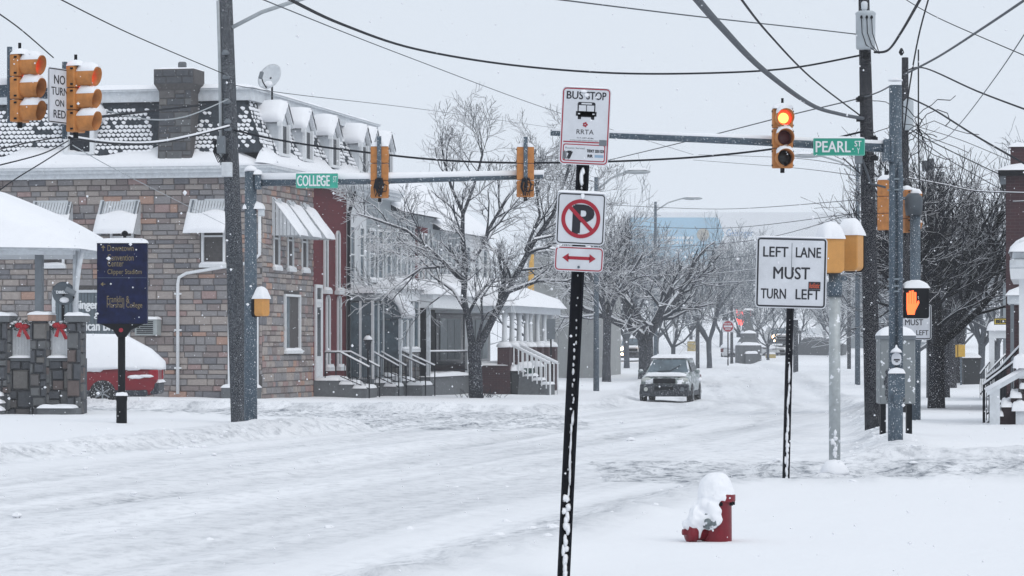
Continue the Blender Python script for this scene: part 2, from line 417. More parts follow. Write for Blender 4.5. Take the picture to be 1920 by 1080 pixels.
def patch(name, mask, m):
    q = quads[mask]; used = np.unique(q); remap = -np.ones(nr*nc, int); remap[used] = np.arange(len(used))
    me = bpy.data.meshes.new(name); me.vertices.add(len(used)); me.vertices.foreach_set('co', co[used].ravel())
    q = remap[q]; me.loops.add(q.size); me.loops.foreach_set('vertex_index', q.ravel())
    me.polygons.add(len(q)); me.polygons.foreach_set('loop_start', np.arange(len(q))*4); me.polygons.foreach_set('loop_total', np.full(len(q), 4))
    me.polygons.foreach_set('use_smooth', np.ones(len(q), bool))
    me.update(calc_edges=True); me.validate()
    a = me.attributes.new('slush', 'FLOAT', 'POINT'); a.data.foreach_set('value', SL.ravel()[used].astype(np.float32))
    a = me.attributes.new('roadco', 'FLOAT_VECTOR', 'POINT')
    a.data.foreach_set('vector', np.stack([PERP.ravel()[used], YY.ravel()[used], 0*used], -1).astype(np.float32).ravel())
    me.materials.append(m)
    o = bpy.data.objects.new(name, me); COL.objects.link(o); o['kind'] = 'structure'
    return o
onmain = (mq > 0)
patch('road', onmain, RSNOW)
patch('side_street', (dq > 0) & ~onmain, RSNOW)
patch('ground', dq <= 0, GSNOW)

# crumbs of ploughed snow along the kerbs
mb = MB(); rnd = random.Random(5); n = 0
while n < 190:
    y = 19*math.exp(rnd.random()*math.log(75/19)); x = rnd.uniform(-.19*y, .19*y)
    d = float(road_d(np.array([x]), np.array([y]))[0][0])
    if rnd.random() < math.exp(-((d+.35)/.5)**2)*(.9 if x < -1.5 or y > 36 else .12)+.012:
        s = rnd.uniform(.015, .045)*(1.6 if rnd.random() < .12 else 1)
        mb.blob((x, y, gz(x, y)), (s*1.2, s, s*.6), seed=n, n=6, m=4, amp=.3); n += 1
tag(mb.build('snow_crumbs', GSNOW, smooth=False), 'loose crumbs of ploughed snow lying along the kerbs', 'snow', kind='stuff')

# ================================================================ THE ROW OF HOUSES ON THE LEFT
ROW = math.atan2(.209, .978)                     # the street runs this far to the right of the view
C0 = Vector((-7.2, 82.0, 0.0))
UDIR = Vector((math.sin(ROW), math.cos(ROW), 0)); NDIR = Vector((math.cos(ROW), -math.sin(ROW), 0))
EAVE = 6.5

def window(root, M, x, z0, z1, w, y=0.0, fr=.07, proud=.05, m=None, glass=None, sill=True, bars=1, snow=True, seed=0):
    m = m or WHITE
    f = MB(M); f.bx(x-w/2, x-w/2+fr, y-proud, y, z0, z1); f.bx(x+w/2-fr, x+w/2, y-proud, y, z0, z1)
    f.bx(x-w/2+fr, x+w/2-fr, y-proud, y, z1-fr, z1); f.bx(x-w/2+fr, x+w/2-fr, y-proud, y, z0, z0+fr)
    for k in range(bars):
        zc = z0+(z1-z0)*(k+1)/(bars+1); f.bx(x-w/2+fr, x+w/2-fr, y-proud*.8, y, zc-.025, zc+.025)
    o = f.build('window', m, root)
    p = MB(M); p.bx(x-w/2+fr, x+w/2-fr, y-.012, y-.006, z0+fr, z1-fr); p.build('pane', glass or GLASS, o)
    if sill:
        s = MB(M); s.bx(x-w/2-.06, x+w/2+.06, y-.14, y, z0-.10, z0-.003); s.build('sill', m, o, bevel=.008)
        if snow:
            s = MB(M); s.snow(x-w/2-.05, x+w/2+.05, y-.145, y-.01, z0-.01, .08, seed, 8, 4); s.build('snow', SNOW, o, True)
    return o

def ashlar(rnd, x0, x1, z0, z1, holes, hs=(.13,.16,.20,.25), ls=(.22,.62)):
    """coursed stones (x, z, w, h) filling a rectangle around the openings"""
    res = []; z = z0
    while z < z1-.05:
        h = min(rnd.choice(hs), z1-z); x = x0-rnd.uniform(0, .3)
        while x < x1:
            l = rnd.uniform(*ls); a, b = max(x, x0), min(x+l, x1); x += l
            segs = [(a, b)]
            for (ha, hb, hz0, hz1) in holes:
                if hz0 < z+h-.03 and hz1 > z+.03:
                    nx = []
                    for (p, q) in segs:
                        if hb <= p or ha >= q: nx.append((p, q))
                        else:
                            if ha-p > .05: nx.append((p, ha))
                            if q-hb > .05: nx.append((hb, q))
                    segs = nx
            for (p, q) in segs:
                if q-p > .06:
                    if h > .25 and rnd.random() < .35: res += [(p, z, q-p, h/2), (p, z+h/2, q-p, h/2)]
                    else: res.append((p, z, q-p, h))
        z += h
    return res
def pebble(mb, w, h, d, rnd):
    """one dressed stone, rough-faced, standing at y<0 over its bed"""
    b = min(.025, w*.15, h*.15); j = lambda: rnd.uniform(-.006, .006)
    mb.add([(0,0,0),(w,0,0),(w,0,h),(0,0,h),(b,-d+j(),b),(w-b,-d+j(),b),(w-b,-d+j(),h-b),(b,-d+j(),h-b)],
           [(0,1,5,4),(1,2,6,5),(2,3,7,6),(3,0,4,7),(4,5,6,7)])
_unit = {}
def unit_stone(mi, k, mats=None):
    mats = mats or STONES; key = (mats[0].name, mi, k)
    if key not in _unit:
        rnd = random.Random(mi*10+k); b = MB(); bb = .06
        j = lambda: rnd.uniform(-.12, .12)
        b.add([(0,0,0),(1,0,0),(1,0,1),(0,0,1),(bb,-1+j(),.1),(1-bb,-1+j(),.1),(1-bb,-1+j(),.9),(bb,-1+j(),.9)],
              [(0,1,5,4),(1,2,6,5),(2,3,7,6),(3,0,4,7),(4,5,6,7)])
        o = b.build('stone', mats[mi]); _unit[key] = o.data; bpy.data.objects.remove(o)
    return _unit[key]
def stonework(root, M, stones, rnd, weights, visible=None, limit=300, name='stone', depth=.035, mats=None):
    """the largest stones as objects of their own, the rest joined"""
    order = sorted(range(len(stones)), key=lambda i: -(stones[i][2]*stones[i][3])*(1 if (visible is None or visible(stones[i])) else 0))
    single = set(order[:limit]); rest = MB()
    for i, (x, z, w, h) in enumerate(stones):
        mi = rnd.choices(range(6), weights)[0]; g = .011; d = depth*rnd.uniform(.6, 1.25)
        if i in single:
            o = bpy.data.objects.new(name, unit_stone(mi, rnd.randrange(3), mats)); COL.objects.link(o); o.parent = root
            o.matrix_local = M @ Matrix.Translation((x+g/2, 0, z+g/2)) @ Matrix.Diagonal((w-g, d, h-g, 1))
        else:
            rest.cur = mi; rest.M = M @ Matrix.Translation((x+g/2, 0, z+g/2)); pebble(rest, w-g, h-g, d, rnd)
    if rest.v:
        o = rest.build('stonework', mats or STONES, root); o['kind'] = 'stuff'

def scales(mbd, mbs, P, n_u, n_v, rnd, cover):
    """fish-scale slates on a sloping quad P(u,v); mbs gets the snow lying on them"""
    for j in range(n_v):
        for i in range(n_u):
            uu = (i+(.5 if j % 2 else 0))/n_u
            if uu > 1-.5/n_u: continue
            v0 = j/n_v; du = .5/n_u; dv = 1.0/n_v
            def q(a, b, off): return P(uu+a*du, v0+b*dv, off)
            ring_ = [(-1,1.15),(-1,.45),(-.6,.1),(0,-.08),(.6,.1),(1,.45),(1,1.15)]
            vs = [q(a*.96, b, .022) for a, b in ring_]; c = q(0, 1.15, .004)
            mbd.add(vs+[c], [(0,1,2,3,4,5,6)])
            f = cover(uu, v0); f = min(1, max(0, f+.75*mnoise.noise(Vector((uu*n_u*.11, j*.33, n_u*.1)))*(1 if f < .9 else .8)-.06))
            if rnd.random() < f:
                t = rnd.uniform(.008, .03)
                rr = [(-.95,.75),(-.9,.5),(-.55,.2),(0,.05),(.55,.2),(.9,.5),(.95,.75),(0,.95)]
                s_ = rnd.uniform(.92, 1.12)
                top = [q(a*s_*.9, .45+(b-.45)*s_*.9, .03+t) for a, b in rr]; bot = [q(a*s_, .45+(b-.45)*s_, .026) for a, b in rr]
                n = len(rr)
                mbs.add(bot+top, [tuple(range(n, 2*n))]+[(k,(k+1)%n,(k+1)%n+n,k+n) for k in range(n)])

def dormer(root, M, x, seed=0, m=None):
    """gabled dormer window on the mansard, front towards -y"""
    m = m or WHITED; w = .46
    b = MB(M); b.prism([(x-w,7.0),(x+w,7.0),(x+w,7.95),(x,8.45),(x-w,7.95)], -.02, 1.1)
    d = b.build('dormer', m, root)
    f = MB(M)
    for sx in (-1, 1):
        f.box((x+sx*.40, -.07, 7.48), (.12, .10, .96)); f.prism([(x+sx*.62,7.86),(x+sx*.62,7.97),(x,8.60),(x,8.48)][::sx], -.16, -.03)
    f.bx(x-.34, x+.34, -.12, -.03, 7.0, 7.08); f.build('trim', WHITE, d)
    g = MB(M); g.bx(x-.30, x+.30, -.04, -.032, 7.08, 7.90); g.build('pane', GLASS, d)
    s = MB(M)
    for sx in (-1, 1):                       # thick snow on both slopes
        o = s.M; L_ = .86
        s.M = M @ Matrix.Translation((x, 0, 8.60)) @ Matrix.Rotation(sx*R(45), 4, 'Y')
        if sx > 0: s.snow(-.03, L_, -.20, 1.15, -.02, .24, seed+1, 10, 8, .2, 2.2)
        else: s.snow(-L_, .03, -.20, 1.15, -.02, .24, seed+2, 10, 8, .2, 2.2)
        s.M = o
    s.build('snow', SNOW, d, True)
    return d

def mansard_front(root, M, x0, x1, rnd, cover, dens=7.0):
    """street-side mansard of one house: slates, snow, skirt snow, cornice, fascia and roof snow"""
    b = MB(M); b.prismx([(-.02,6.62),(-.02,7.0),(.72,8.62),(6.0,8.62),(6.0,6.62)], x0, x1); b.build('roof', SLATE, root)
    dk, sn = MB(M), MB(M); H = math.hypot(.74, 1.62); ny, nz = -1.62/H, .74/H
    def P(u, v, off): return (x0+(x1-x0)*u, -.02+.74*v+ny*off, 7.0+1.62*v+nz*off)
    scales(dk, sn, P, max(4, int((x1-x0)*dens)), 13, rnd, cover)
    dk.build('slates', SLATE, root)['kind'] = 'stuff'
    if sn.v: sn.build('snow_on_slates', SNOWF, root)['kind'] = 'stuff'
    c = MB(M); c.bx(x0, x1, -.38, 0, 6.42, 6.52); c.bx(x0, x1, -.30, 0, 6.30, 6.42); c.bx(x0, x1, -.44, -.02, 6.52, 6.60); c.build('cornice', WHITED, root)
    c = MB(M); c.bx(x0, x1, .50, .74, 8.56, 8.86); c.bx(x0, x1, .42, .74, 8.86, 8.93); c.build('fascia', WHITED, root)
    s = MB(M)
    n = 14; vs = []
    for i in range(n+1):
        X = x0+(x1-x0)*i/n
        for k, (yy, zz) in enumerate(((-.45,6.60),(-.46,6.66),(-.38,6.74),(-.15,6.92),(.02,7.12+.12*math.sin(X*2.1)+.05*math.sin(X*5.3)),(.06,7.05))): vs.append((X, yy, zz))
    s.add(vs, [(i*6+k, (i+1)*6+k, (i+1)*6+k+1, i*6+k+1) for i in range(n) for k in range(5)])
    s.snow(x0, x1, .40, 5.8, 8.92, .16, 3, 16, 6, .2, 6); s.build('roof_snow', SNOW, root, True)

def awning(root, M, x, ztop, w, drop, out_, y=0, seed=0, cheeks=True, snowfrom=.35):
    """slatted metal window awning with closed cheeks and snow lying on it"""
    L_ = math.hypot(out_, drop); n = int(w/.085); b = MB(M)
    P = lambda u, v, off=0: (x-w/2+w*u, y-.03-out_*v-off*drop/L_, ztop-drop*v+off*out_/L_)
    for k in range(n):
        a, c = k/n, (k+.78)/n
        b.add([P(a,0), P(c,0), P(c,1), P(a,1), P(a,0,.02), P(c,0,.02), P(c,1,.02), P(a,1,.02)], [(0,1,2,3),(4,7,6,5),(0,4,5,1),(1,5,6,2),(2,6,7,3),(3,7,4,0)])
    o = b.build('awning', WHITED, root)
    c = MB(M)
    if cheeks:
        for sx in (0, 1):
            for k in range(7):
                a, e = k/7, (k+.82)/7
                p, q = P(sx, a), P(sx, e); zb = ztop-drop-.02
                c.add([(p[0], p[1], p[2]), (p[0], q[1], q[2]), (p[0], q[1], zb), (p[0], p[1], zb)], [(0,1,2,3)])
                c.add([(p[0]+.012, p[1], p[2]), (p[0]+.012, q[1], q[2]), (p[0]+.012, q[1], zb), (p[0]+.012, p[1], zb)], [(0,1,2,3)])
    c.bx(x-w/2, x+w/2, y-.035, y-.002, ztop-.02, ztop+.05)
    c.build('awning_cheeks', WHITED, o)
    d = MB(M)
    for sx in (.06, .90): 
        d.add([P(sx,0,.022),P(sx+.05,0,.022),P(sx+.05,1,.022),P(sx,1,.022),P(sx,0,.03),P(sx+.05,0,.03),P(sx+.05,1,.03),P(sx,1,.03)], [(0,1,2,3),(4,7,6,5),(0,4,5,1),(1,5,6,2),(2,6,7,3),(3,7,4,0)])
    d.build('awning_stripe', GREYP, o)
    s = MB(M); nx, ny = 12, 10; vs = []; rnd = random.Random(seed)
    for j in range(ny+1):
        for i in range(nx+1):
            uu, vv = i/nx, j/ny
            ed = (max(0, 1-abs(2*uu-1)**6))**.5*(max(0, 1-abs(2*vv-1)**8))**.5
            wob = .06*math.sin(uu*7+seed)
            vs.append(P(-.01+1.02*uu, snowfrom+wob*(1-vv)+(1.02-snowfrom)*vv, .022+.09*ed*(1+.15*math.sin(uu*9+vv*5+seed))))
    N = nx+1
    s.add(vs, [(j*N+i, j*N+i+1, (j+1)*N+i+1, (j+1)*N+i) for j in range(ny) for i in range(nx)])
    s.build('snow', SNOW, o, True)
    return o

# ---------------------------------------------------------------- stone corner building
rnd = random.Random(11)
SB = thing('stone_corner_building', C0, -ROW, 'two-storey rubble stone corner building with slate mansard and chimney', 'building')
I4 = Matrix(); MR = Matrix.Rotation(R(90), 4, 'Z')            # MR: street side of the same house
WL = -11.5
b = MB(); b.bx(WL, 0, 0, 5.28, -.6, 6.4); b.build('wall', MORTAR, SB)
holes = [(-1.86,-1.06,3.70,5.45),(-4.65,-3.85,3.70,5.45),(-6.78,-5.98,3.70,5.45),(-1.02,-.10,.25,2.95),(-6.4,-4.0,.95,3.05)]
st = ashlar(rnd, WL, 0, -.15, 6.28, holes)
stonework(SB, I4, st, rnd, (34,26,16,9,9,4), visible=lambda s: s[0] > -7.4 and not(-4.8 < s[0] < -3.3 and s[1] < 4.3) and not (s[0] < -5 and s[1] < 2.2))
holes2 = [(1.00,1.66,3.70,5.45),(2.44,3.10,3.70,5.45),(3.94,4.60,3.70,5.45),(2.1,3.8,1.25,2.95)]
st2 = ashlar(rnd, .0, 5.25, -.15, 6.28, holes2)
stonework(SB, MR, st2, rnd, (26,34,16,10,4,8), limit=0)
for i, a in enumerate((-1.46, -4.25, -6.38)):
    window(SB, I4, a, 3.78, 5.4, .72, y=.02, proud=.09, seed=i)
    awning(SB, I4, a-.1+.05*i, 5.62, 1.22, .95, .62, seed=i)
for i, t in enumerate((1.33, 2.77, 4.27)):
    window(SB, MR, t, 3.72, 5.4, .62, y=.02, proud=.07, seed=i+5)
    awning(SB, MR, t, 5.70, .95, 1.05, .80, seed=i+5, snowfrom=.12)
window(SB, MR, 2.95, 1.28, 2.95, 1.62, y=.02, proud=.09, glass=CURTAIN, bars=0, seed=9)
b = MB(MR); b.bx(2.16, 2.75, -.004, .004, 1.36, 2.86); b.build('pane', GLASSL, SB)
# shop window with white lettering on dark shutters
w = MB(); w.bx(-6.4,-6.3,-.06,.02,.95,3.05); w.bx(-4.1,-4.0,-.06,.02,.95,3.05); w.bx(-6.3,-4.1,-.06,.02,2.97,3.05); sw = w.build('shop_window', WHITED, SB)
w = MB()
for k in range(22): w.bx(-6.3+.1*k, -6.3+.1*k+.085, -.02-.01*(k % 2), .02, .95, 2.97)
w.build('shutter', SIDEB, sw)
for tx in (('Ginger Beauty', -5.75, -4.12, 2.42, 2.75), ('&', -5.1, -4.9, 2.20, 2.38), ('African Braids', -5.75, -4.12, 1.86, 2.14), ('299-09', -5.35, -4.35, 1.52, 1.70)):
    w = MB(); put_text(w, *tx, -.045, .008); w.build('lettering', WHITE, sw)
w = MB(); w.bx(-5.45, -5.15, -.05, -.035, 1.05, 1.40); w.build('notice', mat('pale_blue_paper', (.38,.55,.62), .7), sw)
# white door by the corner
d = MB(); d.bx(-1.02,-.90,-.06,.02,.25,2.95); d.bx(-.22,-.10,-.06,.02,.25,2.95); d.bx(-.90,-.22,-.06,.02,2.75,2.95); df = d.build('door_frame', WHITE, SB)
d = MB(); d.bx(-.90,-.22,-.03,.0,.27,2.75); dd = d.build('door', WHITE, df); d = MB(); d.bx(-.80,-.55,-.036,-.031,1.45,2.45); d.build('pane', GLASS, df)
d = MB(); d.bx(-1.1,-.02,-.42,-.01,-.1,.22); d.build('step', CONC, SB); d = MB(); d.snow(-1.12,0,-.44,-.02,.21,.12,4); d.build('step_snow', SNOW, SB, True)
d = MB(); d.bx(.02, .30, -.10, -.02, 1.45, 2.15)
# drain pipe
p = MB(); p.tube([(-.05,-.10,5.2),(-.05,-.10,4.05),(-.30,-.12,3.82),(-2.25,-.12,3.52),(-2.48,-.11,3.40),(-2.52,-.10,3.2),(-2.52,-.10,.02)], .05, 8); p.build('drain_pipe', WHITE, SB, True)
p = MB()
for z in (.75, 1.85, 2.9): p.bx(-2.62,-2.42,-.13,-.02,z,z+.05)
p.build('pipe_bracket', WHITE, SB)
# air conditioner in the wall
a = MB(); a.bx(-3.72,-3.05,-.42,.02,1.72,2.18); ac = a.build('air_conditioner', mat('ac_case', (.33,.36,.36), .5), SB, bevel=.015)
a = MB()
for k in range(7): a.bx(-3.66,-3.16,-.432,-.424,1.77+k*.055,1.80+k*.055)
a.build('grille', BLACKP, ac); a = MB(); a.snow(-3.74,-3.03,-.44,.0,2.18,.09,3); a.build('snow', SNOW, ac, True)
# roofs
b = MB(); b.prismx([(-.02,6.62),(-.02,7.0),(.72,8.62),(5.28,8.62),(5.28,6.62)], WL, -.74); b.build('roof', SLATE, SB)
b = MB(); b.frust((-.76,.02,-.02,5.28),7.0,(-.76,-.72,.72,5.28),8.62); b.build('roof_corner', SLATE, SB)
dk, sn = MB(), MB()
def PE(u, v, off): return (WL+(-.02-WL)*u - (.74*v*u), -.02+.74*v-.91*off, 7.0+1.62*v+.41*off)
def cov(u, v):
    return .15 if v > .80 else (.97 if v < .62 else .6)*(0.55+.45*math.sin(u*23)*math.sin(u*9+v*3)) if u > .72 else (.15 if v > .84 else .98)
scales(dk, sn, PE, 78, 13, rnd, cov)
dk.build('slates', SLATE, SB)['kind'] = 'stuff'; sn.build('snow_on_slates', SNOWF, SB)['kind'] = 'stuff'
c = MB(); c.bx(WL,.38,-.38,0,6.42,6.52); c.bx(WL,.30,-.30,0,6.28,6.42); c.bx(WL,.44,-.44,-.02,6.52,6.60)
c.bx(0,.38,0,5.28,6.42,6.52); c.bx(.0,.30,0,5.28,6.30,6.42); c.bx(.0,.44,-.02,5.28,6.52,6.60); c.build('cornice', WHITED, SB)
c = MB(); c.bx(WL,-.50,.50,.74,8.56,8.86); c.bx(WL,-.42,.42,.74,8.86,8.93); c.bx(-.74,-.50,.74,5.28,8.56,8.86); c.bx(-.74,-.42,.74,5.28,8.86,8.93); c.build('fascia', WHITED, SB)
s = MB(); n = 60; vs = []
for i in range(n+1):
    X = WL+(.46-WL)*i/n
    q = max(0, (X+.74)/.8) if X > -.74 else 0
    for (yy, zz) in ((-.45,6.60),(-.46,6.67),(-.38,6.76),(-.15,6.95),(.02,7.14+.13*math.sin(X*1.7)+.06*math.sin(X*4.1)),(.08,7.05)): vs.append((X, yy, zz-(zz-6.6)*min(1, q)*.8))
s.add(vs, [(i*6+k, (i+1)*6+k, (i+1)*6+k+1, i*6+k+1) for i in range(n) for k in range(5)])
n = 24; vs = []
for i in range(n+1):
    Yq = -.46+(5.28+.46)*i/n
    for (xx, zz) in ((.45,6.60),(.46,6.67),(.38,6.76),(.15,6.95),(-.02,7.10+.08*math.sin(Yq*2.7)),(-.08,7.05)): vs.append((xx, Yq, zz-(zz-6.6)*max(0, -Yq)/.46*.8))
s.add(vs, [(i*6+k, i*6+k+1, (i+1)*6+k+1, (i+1)*6+k) for i in range(n) for k in range(5)])
s.snow(WL,-.40,.40,5.3,8.92,.17,3,30,8,.2,8); s.build('roof_snow', SNOW, SB, True)
dk, sn = MB(MR), MB(MR)
def PS(u, v, off): return (.0+(5.28)*u+.7*v*(1-u), -.02+.74*v-.91*off, 7.0+1.62*v+.41*off)
scales(dk, sn, PS, 38, 13, rnd, lambda u, v: .2 if v > .8 else .75)
dk.build('slates', SLATE, SB)['kind'] = 'stuff'; sn.build('snow_on_slates', SNOWF, SB)['kind'] = 'stuff'
for i, t in enumerate((2.0, 4.5)): dormer(SB, MR, t, i)
dormer(SB, I4, -5.55, 7)
# chimney
ch = MB(); ch.frust((-3.08,-2.02,-.28,.55),6.5,(-3.02,-2.10,-.24,.5),8.75); ch.frust((-3.02,-2.10,-.24,.5),8.75,(-3.16,-1.95,-.36,.62),9.0); ch.bx(-3.16,-1.95,-.36,.62,9.0,9.42); co_ = ch.build('chimney', MORTAR, SB)
st = ashlar(rnd, -3.04, -2.06, 6.6, 9.0, [], hs=(.2,.26), ls=(.3,.6)); MC = Matrix.Translation((0,-.285,0)) @ Matrix.Rotation(R(-1.0), 4, 'X')
chs = MB()
for (x,z,w_,h_) in st:
    chs.cur = rnd.choices(range(6), (40,6,14,0,40,0))[0]; chs.M = Matrix.Translation((x,-.262+(z-6.6)*.012,z)); pebble(chs, w_-.012, h_-.012, .03, rnd)
st = ashlar(rnd, -3.15, -1.96, 9.0, 9.4, [], hs=(.2,), ls=(.3,.5))
for (x,z,w_,h_) in st: chs.cur = 4; chs.M = Matrix.Translation((x,-.36,z)); pebble(chs, w_-.012, h_-.012, .03, rnd)
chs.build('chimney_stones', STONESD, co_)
ch = MB(); ch.lathe([(.13,0),(.13,.2),(.10,.24)], 10, (-2.45,.1,9.42)); ch.build('chimney_pot', CONC, co_); ch = MB(); ch.snow(-3.16,-1.95,-.36,.62,9.42,.06,5); ch.build('snow', SNOW, co_, True)

# roof-top satellite dish
def dish(name, loc, rz, tilt, r, label, m, mast, lettering=None, roll=0):
    t = thing(name, loc, rz, label, 'satellite dish')
    MD = Matrix.Translation((0, 0, mast)) @ Matrix.Rotation(R(90-tilt), 4, 'X')
    b = MB(MD); prof = [(r*k/6, .22*r*(k/6)**2) for k in range(7)]
    n = 24; vs = []
    for off in (0, -.012):
        for rr, z in prof:
            for k in range(n): vs.append((rr*math.cos(2*math.pi*k/n)+1e-4*k, rr*1.06*math.sin(2*math.pi*k/n), z+off))
    fs = []
    for o_ in (0, 7*n):
        fs += [(o_+i*n+k, o_+i*n+(k+1)%n, o_+(i+1)*n+(k+1)%n, o_+(i+1)*n+k) for i in range(6) for k in range(n)]
    fs += [(6*n+k, 6*n+(k+1)%n, 13*n+(k+1)%n, 13*n+k) for k in range(n)]
    b.add(vs, fs); b.build('reflector', m, t, True)
    MA = MD @ Matrix.Rotation(R(roll),4,'Z'); b = MB(MA); b.tube([(0,-r*.95,.2*r),(0,-r*.8,r*.75),(0,-r*.5,r*1.15)], .018, 6); b.build('feed_arm', BLACKP, t)
    b = MB(MA); b.box((0,-r*.45,r*1.18), (.10,.22,.09)); b.build('receiver', GREYP, t, bevel=.01)
    b = MB(); b.tube([(0,.06,0),(0,.06,mast-.05)], .03, 8); b.tube([(0,.06,mast-.05),(0,-.02,mast)], .03, 8); b.build('mast', BLACKP, t)
    b = MB(MD); b.blob((.0,-r*.62,.16*r), (r*.42,r*.26,.05), 3); b.build('snow', SNOW, t, True)
    if lettering:
        b = MB(MD @ Matrix.Rotation(R(-90), 4, 'X')); put_text(b, lettering, -r*.62, r*.62, -.02*r, .24*r, -.16*r, .02); b.build('lettering', WHITED, t)
    return t
pw = W(508, 200, 84.0); dish('roof_satellite_dish', (pw.x, 84.0, 8.55), R(-30), 25, .40, 'small white satellite dish above the eaves of the stone building', WHITED, .78)

# ---------------------------------------------------------------- terraced houses beside it
def row_house(name, t0, t1, label, wall, wallh=6.4):
    p = C0+UDIR*t0
    h = thing(name, (p.x, p.y, 0), R(90)-ROW, label, 'house')
    b = MB(); b.bx(0, t1-t0, 0, 6, -.8, wallh); b.build('wall', wall, h)
    return h, t1-t0
lowcov = lambda u, v: .12 if v > .75 else .7
# red house
RH, w_ = row_house('red_brick_house', 5.285, 9.15, 'narrow dark red painted brick house with slim arched windows', BRICKR)
mansard_front(RH, I4, 0, w_, rnd, lowcov); dormer(RH, I4, 2.2, 3)
def arched(root, x, z0, z1, w, seed):
    f = MB(); n = 8; pts = [(x-w/2,z0),(x+w/2,z0)]+[(x+w/2*math.cos(math.pi*k/n), z1-w/2+w/2*math.sin(math.pi*k/n)) for k in range(n+1)]
    ins = [(x+(px-x)*.62, z0+.07+(pz-z0)*.965) for px, pz in pts]
    m_ = len(pts)
    f.add([(a,-.06,c) for a,c in pts]+[(a,-.06,c) for a,c in ins]+[(a,0,c) for a,c in pts]+[(a,-.01,c) for a,c in ins],
          [(k,(k+1)%m_,(k+1)%m_+m_,k+m_) for k in range(m_)]+[(k+2*m_,(k+1)%m_+2*m_,(k+1)%m_,k) for k in range(m_)]+[(k+m_,(k+1)%m_+m_,(k+1)%m_+3*m_,k+3*m_) for k in range(m_)])
    o = f.build('window', WHITE, root)
    g = MB(); g.add([(a,-.012,c) for a,c in ins], [tuple(range(m_))]); g.build('pane', GLASS, o)
    s = MB(); s.bx(x-w/2-.1,x+w/2+.1,-.16,0,z0-.12,z0-.003); s.build('sill', WHITE, o); s = MB(); s.snow(x-w/2-.1,x+w/2+.1,-.17,0,z0-.01,.10,seed,8,4); s.build('snow', SNOW, o, True)
for i, (x, z0, z1) in enumerate(((1.35,3.15,5.05),(2.75,3.15,5.05),(1.6,.75,3.0),(2.9,.75,3.0))): arched(RH, x, z0, z1, .40, i)
d = MB(); d.bx(.15,.25,-.06,0,.35,3.3); d.bx(.8,.9,-.06,0,.35,3.3); d.bx(.25,.8,-.06,0,2.75,2.85); d.bx(.25,.8,-.06,0,3.2,3.3); df = d.build('door_frame', WHITE, RH)
d = MB(); d.bx(.25,.8,-.03,0,.37,2.75); d.build('door', WHITE, df); d = MB(); d.bx(.31,.74,-.036,-.031,1.1,2.6); d.bx(.27,.78,-.02,-.012,2.86,3.19); d.build('pane', GLASS, df)
p = MB(); p.tube([(w_-.12,-.3,6.35),(w_-.10,-.10,5.6),(w_-.10,-.10,-.2)], .06, 8); p.build('drain_pipe', IRON, RH, True)
def stoop(root, x0, x1, depth, n, top, seed, rail=True, rail_sides=(0,1), mat_=None):
    b = MB(); s = MB()
    for k in range(n):
        z1 = top-(top/n)*k; y1 = -depth*(k)/n-.35
        b.bx(x0-.001*k, x1+.001*k, y1-depth/n if k else -.35-depth/n, 0 if k == 0 else y1+.02, -.8, z1)
        s.snow(x0-.03, x1+.03, y1-depth/n-.03, y1 if k else -.02, z1-.01, .13, seed+k, 8, 5)
    o = b.build('steps', mat_ or CONC, root); s.build('snow', SNOW, o, True)
    if rail:
        for sd in rail_sides:
            r = MB(); sr = MB()
            xx = x0+.06 if sd == 0 else x1-.06
            a = (xx, -.35, top+.85); m2 = (xx, -.40-depth/n, top+.85); c = (xx, -.45-depth, .75)
            r.tube([a, m2, c], .022, 6); r.tube([(xx,-.45-depth,.75),(xx,-.45-depth,-.4)], .02, 6); r.tube([(xx,-.35,top+.85),(xx,-.35,top)], .02, 6)
            r.tube([(xx,-.40-depth/n,top+.12),(xx,-.45-depth,.10)], .015, 5)
            for k in range(1, 7):
                f = k/7; yy = -.40-depth/n+(-.05-depth+depth/n)*f; zz = top+.85+(.75-top-.85)*f; r.tube([(xx,yy,zz),(xx,yy,zz-.72)], .009, 4)
            sr.tube([(a[0],a[1],a[2]+.03),(m2[0],m2[1],m2[2]+.03),(c[0],c[1],c[2]+.03)], .03, 6)
            ro = r.build('railing', IRON, root); sr.build('snow', SNOW, ro, True)
stoop(RH, .05, 1.4, 1.3, 3, .36, 2)
# white house
WH, w_ = row_house('white_sided_house', 9.155, 11.6, 'narrow white-sided house with glazed entrance porch beside the red house', SIDEW)
mansard_front(WH, I4, 0, w_, rnd, lowcov); dormer(WH, I4, 1.9, 4)
for i, x in enumerate((.6, 1.75)): window(WH, I4, x, 3.4, 5.3, .62, glass=GLASSL, seed=i)
p = MB(); p.bx(.12,1.48,-.86,0,-.5,.35); p.build('porch_base', GREYP, WH); p = MB(); p.bx(.1,1.5,-.9,0,2.85,3.1); po = p.build('porch_roof', GREYP, WH)
p = MB(); p.snow(.02,1.6,-1.0,.02,3.1,.24,6); p.build('snow', SNOW, po, True)
for x, y in ((.15,-.82),(.15,-.42),(.15,-.06),(.8,-.82),(1.45,-.82)): q = MB(); q.bx(x-.04,x+.04,y-.04,y+.04,.35,2.85); q.build('porch_post', WHITE, WH)
for y0, y1 in ((-.78,-.46),(-.38,-.10)):
    for z0, z1 in ((.40,1.0),(1.05,2.8)): q = MB(); q.bx(.13,.15,y0,y1,z0,z1); q.build('pane', GLASSL, WH)
for x0, x1 in ((.19,.76),(.84,1.41)): q = MB(); q.bx(x0,x1,-.83,-.81,.4,2.8); q.build('pane', GLASSL, WH)
stoop(WH, .2, 1.3, 1.2, 3, .36, 4)
